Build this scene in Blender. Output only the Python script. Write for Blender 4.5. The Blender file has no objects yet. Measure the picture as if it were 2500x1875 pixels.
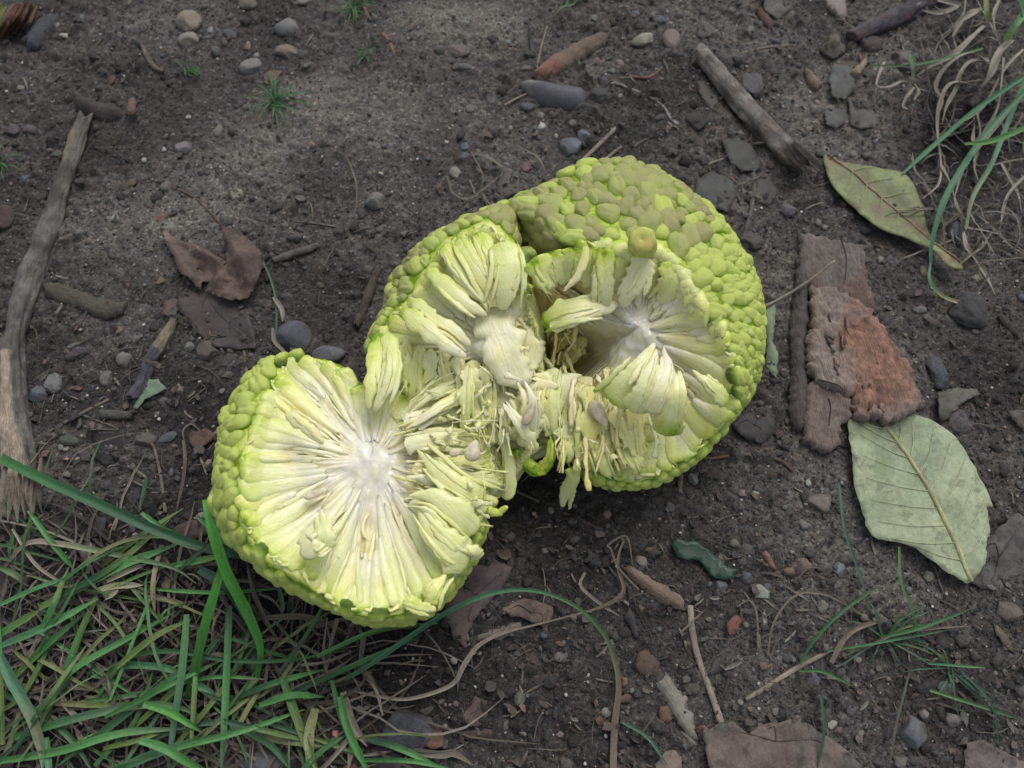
import bpy, math, random
import numpy as np
from mathutils import Vector
from mathutils.geometry import delaunay_2d_cdt
rad = math.radians
SC = bpy.context.scene
COL = SC.collection
random.seed(7)
rng = np.random.default_rng(11)

# ------------------------------------------------------------------ camera, sky, sun, exposure
TILT, DIST, LENS = rad(21), 0.335, 27.0
CAMLOC = np.array([0.0, -DIST*math.sin(TILT), DIST*math.cos(TILT)])
cd = bpy.data.cameras.new('camera'); cam = bpy.data.objects.new('camera', cd); COL.objects.link(cam)
cam.location = CAMLOC; cam.rotation_euler = (TILT, 0, 0)
cd.lens = LENS; cd.sensor_width = 36; cd.sensor_fit = 'HORIZONTAL'; cd.clip_start = 0.01; cd.clip_end = 400
cd.dof.use_dof = True; cd.dof.focus_distance = 0.30; cd.dof.aperture_fstop = 11
SC.camera = cam
w = bpy.data.worlds.new('World'); SC.world = w; w.use_nodes = True
wn = w.node_tree.nodes; wl = w.node_tree.links
for n in list(wn): wn.remove(n)
sky = wn.new('ShaderNodeTexSky'); sky.sky_type = 'NISHITA'; sky.sun_disc = False
sky.sun_elevation = rad(62); sky.sun_rotation = rad(20); sky.air_density = 1.0; sky.dust_density = 2.0
hs = wn.new('ShaderNodeHueSaturation'); hs.inputs['Saturation'].default_value = 0.42
bg = wn.new('ShaderNodeBackground'); bg.inputs['Strength'].default_value = 0.10
wo = wn.new('ShaderNodeOutputWorld')
wl.new(sky.outputs[0], hs.inputs['Color']); wl.new(hs.outputs[0], bg.inputs['Color']); wl.new(bg.outputs[0], wo.inputs['Surface'])
sd = bpy.data.lights.new('sun', 'SUN'); sd.energy = 1.35; sd.angle = rad(36); sd.color = (1.0, 0.98, 0.95)
sun = bpy.data.objects.new('sun', sd); COL.objects.link(sun)
sun.rotation_euler = (rad(-38), 0, rad(-25))      # light from up and a little to the right of the picture's top
SC.view_settings.view_transform = 'Standard'; SC.view_settings.look = 'None'
SC.view_settings.exposure = 0.44; SC.view_settings.gamma = 1
SC.view_settings.use_curve_mapping = False
SC.render.engine = 'CYCLES'
SC.cycles.max_bounces = 6

# ------------------------------------------------------------------ noise (numpy)
def _h2(ix, iy, s):
    n = (ix*374761393 + iy*668265263 + s*974634777) & 0x7fffffff
    n = ((n ^ (n >> 13))*1274126177) & 0x7fffffff
    return ((n ^ (n >> 16)) & 0xffff)/65535.0
def vn2(x, y, s=0):
    xi = np.floor(x).astype(np.int64); yi = np.floor(y).astype(np.int64); fx = x-xi; fy = y-yi
    fx = fx*fx*fx*(fx*(fx*6-15)+10); fy = fy*fy*fy*(fy*(fy*6-15)+10)
    a = _h2(xi, yi, s); b = _h2(xi+1, yi, s); c = _h2(xi, yi+1, s); d = _h2(xi+1, yi+1, s)
    return (a+(b-a)*fx)*(1-fy)+(c+(d-c)*fx)*fy
def fbm2(x, y, s=0, o=4, g=0.5):
    r = 0; a = 1; t = 0
    for k in range(o):
        ca, sa = math.cos(k*0.9), math.sin(k*0.9)
        r = r+a*(vn2((x*ca-y*sa)*2**k+k*17.3, (x*sa+y*ca)*2**k+k*9.1, s+k)*2-1); t += a; a *= g
    return r/t
def vn3(p, s=0):
    p = np.asarray(p, float); i = np.floor(p).astype(np.int64); f = p-i; f = f*f*(3-2*f)
    def h(dx, dy, dz):
        return _h2(i[:, 0]+dx+(i[:, 2]+dz)*131, i[:, 1]+dy+(i[:, 2]+dz)*57, s)
    x0 = h(0,0,0)*(1-f[:,0])+h(1,0,0)*f[:,0]; x1 = h(0,1,0)*(1-f[:,0])+h(1,1,0)*f[:,0]
    x2 = h(0,0,1)*(1-f[:,0])+h(1,0,1)*f[:,0]; x3 = h(0,1,1)*(1-f[:,0])+h(1,1,1)*f[:,0]
    y0 = x0*(1-f[:,1])+x1*f[:,1]; y1 = x2*(1-f[:,1])+x3*f[:,1]
    return (y0*(1-f[:,2])+y1*f[:,2])*2-1
def fbm3(p, s=0, o=3):
    r = 0; a = 1
    for k in range(o): r = r+a*vn3(np.asarray(p)*2**k+k*7.7, s+k); a *= 0.5
    return r/1.8
def worley(x, y, s=0):
    xi = np.floor(x).astype(np.int64); yi = np.floor(y).astype(np.int64)
    d1 = np.full(x.shape, 9.0); d2 = np.full(x.shape, 9.0); cid = np.zeros(x.shape)
    for dx in (-1, 0, 1):
        for dy in (-1, 0, 1):
            cx = xi+dx; cy = yi+dy
            px = cx+_h2(cx, cy, s); py = cy+_h2(cx, cy, s+5)
            d = np.hypot(px-x, py-y); m = d < d1
            d2 = np.where(m, d1, np.minimum(d2, d)); cid = np.where(m, _h2(cx, cy, s+9), cid); d1 = np.where(m, d, d1)
    return d1, d2, cid

# ------------------------------------------------------------------ pixel (2500 x 1875 grid of the photo) to a point at height z
def W(px, py, z=0.0):
    px = np.asarray(px, float); py = np.asarray(py, float)
    dx = (px-1250)/2500*36/LENS; dy = -(py-937.5)/2500*36/LENS
    ct, st = math.cos(TILT), math.sin(TILT)
    wx = dx; wy = dy*ct+st; wz = dy*st-ct
    t = (z-CAMLOC[2])/wz
    return np.stack([CAMLOC[0]+t*wx, CAMLOC[1]+t*wy, np.broadcast_to(z, wx.shape)*1.0+0*t], -1)

# ------------------------------------------------------------------ ground heights
def blobs(X, Y, lst):
    r = np.zeros(X.shape)
    for (px, py, rx, ry, a) in lst:
        c = W(px, py); sc = 0.000176
        r += a*np.exp(-(((X-c[0])/(rx*sc))**2+((Y-c[1])/(ry*sc))**2))
    return r
def g_low(X, Y):
    X = np.asarray(X, float); Y = np.asarray(Y, float)
    z = 0.0035*fbm2(X*14+3, Y*14+8, 3, 3)+0.0014*fbm2(X*55, Y*55, 7, 3)
    z += blobs(X, Y, [(2330, 330, 170, 150, -0.010), (560, 850, 110, 80, -0.003), (80, 620, 70, 420, -0.0025),
                      (900, 330, 330, 230, 0.003), (380, 620, 240, 140, 0.0025), (1120, 60, 150, 80, 0.003),
                      (350, 1650, 600, 260, -0.006), (1150, 1100, 420, 260, -0.003)])
    return z
def g_mid(X, Y):
    a = fbm2(X*160, Y*160, 21, 3)
    d1, d2, c = worley(X*150+fbm2(X*90, Y*90, 4, 2), Y*150, 31)
    cl = np.clip((0.62-d1), 0, 1)*(c > 0.62)*1.6
    e1, e2, f = worley(X*330, Y*330+fbm2(X*200, Y*200, 14, 2)*0.7, 37)
    gl = np.clip((0.55-e1), 0, 1)*(f > 0.45)*1.2
    k = 0.35+0.65*np.clip(0.5+1.6*fbm2(X*22+9, Y*22, 77, 2), 0, 1)
    return (0.0016*a+0.0036*cl*c+0.0018*gl)*k
def gz(x, y):
    x = np.atleast_1d(np.asarray(x, float)); y = np.atleast_1d(np.asarray(y, float))
    return g_low(x, y)+g_mid(x, y)
def WG(px, py, lift=0.0, low=True):
    """points on the ground (plus lift) seen at these pixels"""
    px = np.atleast_1d(np.asarray(px, float)); py = np.atleast_1d(np.asarray(py, float)); z = np.zeros(px.shape)
    for k in range(4):
        p = W(px, py, z); z = (g_low if low else gz)(p[:, 0], p[:, 1])+lift
    p = W(px, py, z); return p
PXM = 0.000176

# ------------------------------------------------------------------ mesh helpers
WLOC = {}
def tag(o, label=None, cat=None, group=None, kind=None):
    if label: o['label'] = label
    if cat: o['category'] = cat
    if group: o['group'] = group
    if kind: o['kind'] = kind
    return o
def mesh(name, V, F, mat, smooth=True, attrs=None, origin=None):
    V = np.asarray(V, float)
    if origin is not None: V = V-origin
    me = bpy.data.meshes.new(name)
    F = np.asarray(F)
    me.vertices.add(len(V)); me.vertices.foreach_set('co', V.astype(np.float32).ravel())
    n = F.shape[1]; me.loops.add(F.size); me.loops.foreach_set('vertex_index', F.astype(np.int32).ravel())
    me.polygons.add(len(F)); me.polygons.foreach_set('loop_start', np.arange(0, F.size, n, dtype=np.int32))
    me.update(calc_edges=True)
    me.polygons.foreach_set('use_smooth', np.full(len(F), bool(smooth)))
    for k, a in (attrs or {}).items():
        a = np.asarray(a, np.float32)
        if a.ndim == 1:
            at = me.attributes.new(k, 'FLOAT', 'POINT'); at.data.foreach_set('value', a)
        else:
            at = me.attributes.new(k, 'FLOAT_COLOR', 'POINT')
            at.data.foreach_set('color', np.concatenate([a, np.ones((len(a), 1), np.float32)], 1).ravel())
    me.materials.append(mat); me.validate()
    return me
def mk(name, V, F, mat, parent=None, smooth=True, attrs=None, origin=None):
    V = np.asarray(V, float)
    if origin is None: origin = np.array([V[:, 0].mean(), V[:, 1].mean(), V[:, 2].min()]) if parent is None else WLOC[parent.name]
    me = mesh(name, V, F, mat, smooth, attrs, origin)
    o = bpy.data.objects.new(name, me); COL.objects.link(o)
    if parent is None: o.location = origin
    else: o.parent = parent
    WLOC[o.name] = np.array(origin, float)
    return o
def empty(name, loc, label, cat, group=None):
    o = bpy.data.objects.new(name, None); COL.objects.link(o); o.location = loc; o.empty_display_size = 0.01
    WLOC[o.name] = np.array(loc, float); tag(o, label, cat, group); return o
def grid_faces(nu, nv, wrap=False):
    i = np.arange(nu-1)[:, None]; m = nv if wrap else nv-1
    j = np.arange(m)[None, :]; j2 = (j+1) % nv
    return np.stack([i*nv+j, i*nv+j2, (i+1)*nv+j2, (i+1)*nv+j], -1).reshape(-1, 4)
def crspline(P, n):
    P = np.asarray(P, float)
    if len(P) < 2: return P
    d = np.r_[0, np.cumsum(np.linalg.norm(np.diff(P[:, :3], axis=0), axis=1)+1e-9)]; t = np.linspace(0, d[-1], n)
    Q = np.vstack([2*P[0]-P[1], P, 2*P[-1]-P[-2]]); out = []
    k = np.clip(np.searchsorted(d, t, side='right')-1, 0, len(P)-2)
    u = ((t-d[k])/(d[k+1]-d[k]))[:, None]
    p0, p1, p2, p3 = Q[k], Q[k+1], Q[k+2], Q[k+3]
    return 0.5*((2*p1)+(-p0+p2)*u+(2*p0-5*p1+4*p2-p3)*u*u+(-p0+3*p1-3*p2+p3)*u**3)
def frames(C):
    T = np.gradient(C, axis=0); T /= np.linalg.norm(T, axis=1)[:, None]+1e-12
    return T

# icospheres
def ico(sub):
    t = (1+5**.5)/2
    V = [(-1,t,0),(1,t,0),(-1,-t,0),(1,-t,0),(0,-1,t),(0,1,t),(0,-1,-t),(0,1,-t),(t,0,-1),(t,0,1),(-t,0,-1),(-t,0,1)]
    F = [(0,11,5),(0,5,1),(0,1,7),(0,7,10),(0,10,11),(1,5,9),(5,11,4),(11,10,2),(10,7,6),(7,1,8),(3,9,4),(3,4,2),(3,2,6),(3,6,8),(3,8,9),(4,9,5),(2,4,11),(6,2,10),(8,6,7),(9,8,1)]
    V = [np.array(v)/np.linalg.norm(v) for v in V]
    for _ in range(sub):
        c = {}; G = []
        def m(a, b):
            k = (min(a, b), max(a, b))
            if k not in c: v = V[a]+V[b]; V.append(v/np.linalg.norm(v)); c[k] = len(V)-1
            return c[k]
        for a, b, d in F:
            x, y, z = m(a, b), m(b, d), m(d, a); G += [(a, x, z), (b, y, x), (d, z, y), (x, y, z)]
        F = G
    return np.array(V), np.array(F)
ICO = {k: ico(k) for k in (0, 1, 2, 3)}

# ------------------------------------------------------------------ materials
def nt(name):
    m = bpy.data.materials.new(name); m.use_nodes = True; t = m.node_tree
    for n in list(t.nodes): t.nodes.remove(n)
    o = t.nodes.new('ShaderNodeOutputMaterial'); p = t.nodes.new('ShaderNodeBsdfPrincipled')
    t.links.new(p.outputs[0], o.inputs['Surface']); return m, t, p
def N(t, kind, ins=None, **kw):
    n = t.nodes.new(kind)
    for k, v in kw.items(): setattr(n, k, v)
    for k, v in (ins or {}).items():
        if hasattr(v, 'links'): t.links.new(v, n.inputs[k])
        else: n.inputs[k].default_value = v
    return n
def ramp(t, fac, stops, interp='LINEAR'):
    n = t.nodes.new('ShaderNodeValToRGB'); r = n.color_ramp; r.interpolation = interp
    while len(r.elements) > 1: r.elements.remove(r.elements[-1])
    r.elements[0].position = stops[0][0]; r.elements[0].color = (*stops[0][1], 1)
    for p, c in stops[1:]: e = r.elements.new(p); e.color = (*c, 1)
    t.links.new(fac, n.inputs[0]); return n.outputs[0]
def mixc(t, fac, a, b, mode='MIX'):
    n = t.nodes.new('ShaderNodeMix'); n.data_type = 'RGBA'; n.blend_type = mode
    for i, v in ((0, fac), (6, a), (7, b)):
        if hasattr(v, 'links'): t.links.new(v, n.inputs[i])
        else: n.inputs[i].default_value = v if i == 0 else (*v, 1)
    return n.outputs[2]
def noise(t, scale, detail=4, rough=0.55, vec=None, stretch=None, dist=0.0):
    if vec is None: vec = N(t, 'ShaderNodeTexCoord').outputs['Object']
    if stretch: vec = N(t, 'ShaderNodeMapping', {'Vector': vec, 'Scale': stretch}).outputs[0]
    return N(t, 'ShaderNodeTexNoise', {'Vector': vec, 'Scale': scale, 'Detail': detail, 'Roughness': rough, 'Distortion': dist}).outputs[0]
def bump(t, p, h, strength, dist=0.0005, prev=None):
    b = N(t, 'ShaderNodeBump', {'Height': h, 'Strength': strength, 'Distance': dist})
    if prev is not None: t.links.new(prev, b.inputs['Normal'])
    t.links.new(b.outputs[0], p.inputs['Normal']); return b.outputs[0]
def srgb(r, g, b):
    f = lambda c: (c/255/12.92 if c <= 10 else ((c/255+0.055)/1.055)**2.4)
    return (f(r), f(g), f(b))
def attr(t, name, out='Fac'): return N(t, 'ShaderNodeAttribute', attribute_name=name).outputs[out]
def rnd(t): return N(t, 'ShaderNodeObjectInfo').outputs['Random']

def mottled(name, c1, c2, c3=None, scale=300, rough=0.9, bstr=0.5, bscale=900, stretch=None, spec=0.25, streak=None, sss=0, varb=0.25, bdist=0.0005, lo=0.35, hi=0.65):
    m, t, p = nt(name)
    f = noise(t, scale, 5, 0.6, stretch=stretch, dist=0.3)
    col = ramp(t, f, [(lo, c1), (hi, c2)])
    if c3:
        g = noise(t, scale*0.37, 4, 0.6); col = mixc(t, ramp(t, g, [(0.52, (0,0,0)), (0.64, (1,1,1))]), col, c3)
    if varb:
        v = N(t, 'ShaderNodeMath', {0: rnd(t), 1: 2*varb}, operation='MULTIPLY').outputs[0]
        v = N(t, 'ShaderNodeMath', {0: v, 1: 1-varb}, operation='ADD').outputs[0]
        col = mixc(t, 1.0, col, N(t, 'ShaderNodeCombineColor', {0: v, 1: v, 2: v}).outputs[0], 'MULTIPLY')
    t.links.new(col, p.inputs['Base Color']); p.inputs['Roughness'].default_value = rough
    p.inputs['Specular IOR Level'].default_value = spec
    if bstr: bump(t, p, noise(t, bscale, 5, 0.65, stretch=stretch), bstr, bdist)
    if sss: p.inputs['Subsurface Weight'].default_value = sss; p.inputs['Subsurface Radius'].default_value = (0.002, 0.0015, 0.0005)
    return m
def colattr_mat(name, rough=0.9, bscale=1500, bstr=0.4, spec=0.25):
    m, t, p = nt(name)
    c = attr(t, 'tint', 'Color')
    f = noise(t, 700, 4, 0.6)
    v = ramp(t, f, [(0.3, (0.7,0.7,0.7)), (0.7, (1.2,1.2,1.2))])
    t.links.new(mixc(t, 1.0, c, v, 'MULTIPLY'), p.inputs['Base Color'])
    p.inputs['Roughness'].default_value = rough; p.inputs['Specular IOR Level'].default_value = spec
    if bstr: bump(t, p, noise(t, bscale, 4, 0.6), bstr)
    return m

# ------------------------------------------------------------------ the ground: one sheet, fine where the picture looks, running out to the distance
def axis(a, b, step, far):
    fine = np.arange(a, b+step/2, step); out = []; s = step; x = 0
    while x < far: s *= 1.35; x += s; out.append(x)
    out = np.array(out); return np.concatenate([a-out[::-1], fine, b+out])
gx = axis(-0.365, 0.365, 0.00092, 60); gy = axis(-0.18, 0.275, 0.00092, 60)
GX, GY = np.meshgrid(gx, gy, indexing='ij')
inside = np.exp(-(np.clip(np.abs(GX)-0.4, 0, None)/0.3)**2-(np.clip(np.abs(GY-0.05)-0.3, 0, None)/0.3)**2)
micro = 0.00035*fbm2(GX*900, GY*900, 41, 3)
GZ = g_low(GX, GY)+g_mid(GX, GY)*inside+micro*inside
def tone_at(X, Y): return 0.42+0.35*fbm2(X*24, Y*24, 51, 4)+blobs(X, Y, [
    (900, 310, 260, 150, .42), (430, 520, 170, 120, .35), (1120, 70, 170, 90, .40), (730, 230, 160, 90, .25), (1850, 500, 160, 160, .25),
    (2040, 250, 160, 160, .22), (2350, 560, 150, 90, .15), (1200, 520, 200, 80, .05), (1700, 1230, 260, 160, .10), (500, 980, 160, 220, -.25), (600, 700, 200, 130, -.15),
    (2350, 330, 170, 150, -.40), (350, 1650, 600, 260, -.35), (1400, 1350, 260, 120, -.22), (1250, 1700, 300, 200, -.12),
    (70, 250, 200, 160, -.02), (1250, 1130, 250, 120, -.3), (1880, 620, 60, 120, .1), (2000, 1650, 300, 150, .03)])
tone = tone_at(GX, GY)
gV = np.stack([GX, GY, GZ], -1).reshape(-1, 3)
m, t, p = nt('soil')
tn = attr(t, 'tone'); n1 = noise(t, 260, 6, 0.7); n2 = noise(t, 1500, 4, 0.65); n3 = noise(t, 60, 4, 0.6)
s = N(t, 'ShaderNodeMath', {0: n1, 1: 0.75}, operation='MULTIPLY').outputs[0]
s = N(t, 'ShaderNodeMath', {0: s, 1: tn}, operation='ADD').outputs[0]
s = N(t, 'ShaderNodeMath', {0: s, 1: N(t, 'ShaderNodeMath', {0: n2, 1: 0.5}, operation='MULTIPLY').outputs[0]}, operation='ADD').outputs[0]
s = N(t, 'ShaderNodeMath', {0: s, 1: 0.38}, operation='SUBTRACT').outputs[0]
c = ramp(t, s, [(0.1, srgb(31, 29, 28)), (0.42, srgb(55, 52, 50)), (0.72, srgb(83, 79, 75)), (1.0, srgb(112, 107, 99))])
c = mixc(t, ramp(t, n3, [(0.45, (0,0,0)), (0.7, (0.5,0.5,0.5))]), c, mixc(t, 1.0, c, (0.92, 0.95, 1.10), 'MULTIPLY'))
vo = N(t, 'ShaderNodeTexVoronoi', {'Vector': N(t, 'ShaderNodeTexCoord').outputs['Object'], 'Scale': 900.0, 'Randomness': 1.0})
vc = N(t, 'ShaderNodeSeparateColor', {0: vo.outputs['Color']}).outputs[0]
c = mixc(t, 1.0, c, ramp(t, vc, [(0.0, (0.62,)*3), (0.5, (0.95,)*3), (0.9, (1.25,)*3), (1.0, (1.9,)*3)]), 'MULTIPLY')
t.links.new(c, p.inputs['Base Color']); p.inputs['Roughness'].default_value = 0.95; p.inputs['Specular IOR Level'].default_value = 0.2
vd = N(t, 'ShaderNodeMath', {0: 1.0, 1: vo.outputs['Distance']}, operation='SUBTRACT').outputs[0]
b0 = bump(t, p, vd, 0.5, 0.0006)
b1 = bump(t, p, n1, 0.6, 0.0014, b0); bump(t, p, n2, 0.8, 0.0006, b1)
SOIL = m
g = mk('ground', gV, grid_faces(len(gx), len(gy))[:, ::-1], SOIL, origin=np.zeros(3), attrs={'tone': tone.ravel()})
tag(g, kind='structure')
# ------------------------------------------------------------------ the split fruit
m, t, p = nt('fruit_flesh')
tt = attr(t, 't'); rr = attr(t, 'r')
uvn = N(t, 'ShaderNodeCombineXYZ', {0: attr(t, 'across'), 1: attr(t, 'along'), 2: rr}).outputs[0]
fs = attr(t, 'fs'); fib0 = noise(t, 5.0, 5, 0.6, vec=uvn, stretch=(1.0, 0.28, 3.0), dist=0.8)
fib = N(t, 'ShaderNodeMath', {0: N(t, 'ShaderNodeMath', {0: fib0, 1: 0.5}, operation='SUBTRACT').outputs[0], 1: fs}, operation='MULTIPLY_ADD').outputs[0]
fib.node.inputs[2].default_value = 0.5
blot = noise(t, 130, 4, 0.6, dist=0.5)
f = N(t, 'ShaderNodeMath', {0: N(t, 'ShaderNodeMath', {0: blot, 1: 0.5}, operation='SUBTRACT').outputs[0], 1: 0.55}, operation='MULTIPLY').outputs[0]
f2 = N(t, 'ShaderNodeMath', {0: tt, 1: f}, operation='ADD').outputs[0]
base = ramp(t, f2, [(0.0, srgb(236, 233, 224)), (0.20, srgb(240, 236, 206)), (0.42, srgb(236, 236, 186)), (0.80, srgb(222, 230, 148)), (0.95, srgb(184, 205, 78)), (1.0, srgb(122, 156, 30))])
yel = noise(t, 90, 3, 0.5)
base = mixc(t, ramp(t, yel, [(0.57, (0,0,0)), (0.75, (0.42,0.42,0.42))]), base, srgb(222, 212, 122))
base = mixc(t, ramp(t, rr, [(0.55, (0,0,0)), (1.0, (0.45,)*3)]), base, mixc(t, 1.0, base, srgb(250, 242, 190), 'MULTIPLY'))
base = mixc(t, ramp(t, fib, [(0.40, (0.38,0.38,0.38)), (0.56, (0,0,0))]), base, mixc(t, 1.0, base, srgb(236, 226, 176), 'MULTIPLY'))
base = mixc(t, attr(t, 'tan'), base, srgb(208, 182, 96))
hv = N(t, 'ShaderNodeHueSaturation', {'Value': N(t, 'ShaderNodeMapRange', {0: rr, 3: 0.92, 4: 1.05}).outputs[0], 'Saturation': 1.0, 'Color': base}).outputs[0]
t.links.new(hv, p.inputs['Base Color'])
rg = noise(t, 700, 3, 0.5)
t.links.new(ramp(t, rg, [(0.35, (0.12,)*3), (0.7, (0.30,)*3)]), p.inputs['Roughness'])
t.links.new(ramp(t, tt, [(0.05, (0.55,)*3), (0.3, (0.08,)*3)]), p.inputs['Coat Weight']); p.inputs['Specular IOR Level'].default_value = 0.32; p.inputs['Coat Roughness'].default_value = 0.12; p.inputs['Subsurface Weight'].default_value = 0.0; t.links.new(attr(t, 'ss'), p.inputs['Subsurface Weight']); p.inputs['Subsurface Radius'].default_value = (0.0045, 0.0040, 0.0016); p.inputs['Subsurface Scale'].default_value = 1.0
b = bump(t, p, fib, 0.35, 0.0010); b = bump(t, p, noise(t, 260, 4, 0.6, dist=0.6), 0.35, 0.0010, b); bump(t, p, noise(t, 1000, 2, 0.5), 0.2, 0.0004, b)
FLESH = m

def rind_mat(name, tip, mid, base_, dust):
    m, t, p = nt(name)
    # generated z: 0 at the root of a bump, 1 at its tip
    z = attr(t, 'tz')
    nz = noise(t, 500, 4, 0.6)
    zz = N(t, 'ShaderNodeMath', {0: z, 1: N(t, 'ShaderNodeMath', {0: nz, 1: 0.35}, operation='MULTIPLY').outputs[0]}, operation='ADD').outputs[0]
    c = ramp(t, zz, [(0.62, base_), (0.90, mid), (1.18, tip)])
    c = mixc(t, N(t, 'ShaderNodeMath', {0: rnd(t), 1: 0.5}, operation='MULTIPLY').outputs[0], c, mixc(t, 1.0, c, (1.06, 1.04, 0.85), 'MULTIPLY'))
    if dust:
        dn = noise(t, 350, 5, 0.7)
        a = N(t, 'ShaderNodeMath', {0: N(t, 'ShaderNodeMath', {0: dn, 1: z}, operation='MULTIPLY').outputs[0], 1: N(t, 'ShaderNodeMath', {0: rnd(t), 1: 0.14}, operation='MULTIPLY').outputs[0]}, operation='ADD').outputs[0]
        c = mixc(t, ramp(t, a, [(0.42, (0,0,0)), (0.62, (dust,)*3)]), c, srgb(150, 138, 104))
    sf = noise(t, 170, 5, 0.7); c = mixc(t, ramp(t, sf, [(0.58, (0,0,0)), (0.70, (0.55,)*3)]), c, srgb(120, 116, 60))
    sp = noise(t, 900, 3, 0.6)
    c = mixc(t, ramp(t, sp, [(0.66, (0,0,0)), (0.71, (0.8,)*3)]), c, srgb(70, 66, 30))
    t.links.new(c, p.inputs['Base Color'])
    t.links.new(ramp(t, noise(t, 300, 3), [(0.3, (0.28,)*3), (0.7, (0.5,)*3)]), p.inputs['Roughness'])
    p.inputs['Subsurface Weight'].default_value = 0.22; p.inputs['Subsurface Radius'].default_value = (0.0015, 0.002, 0.0005)
    bump(t, p, noise(t, 500, 5, 0.65), 0.5, 0.0007); return m
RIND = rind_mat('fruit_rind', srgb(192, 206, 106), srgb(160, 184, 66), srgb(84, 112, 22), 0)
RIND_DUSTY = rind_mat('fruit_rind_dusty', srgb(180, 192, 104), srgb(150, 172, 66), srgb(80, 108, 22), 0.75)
SEED = mottled('fruit_seed', srgb(206, 196, 166), srgb(176, 164, 138), scale=500, rough=0.35, bstr=0.2, sss=0.1)
STUB = mottled('fruit_stem', srgb(206, 202, 116), srgb(158, 174, 80), srgb(206, 182, 104), scale=260, rough=0.7, bstr=0.4, varb=0.0)

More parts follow.
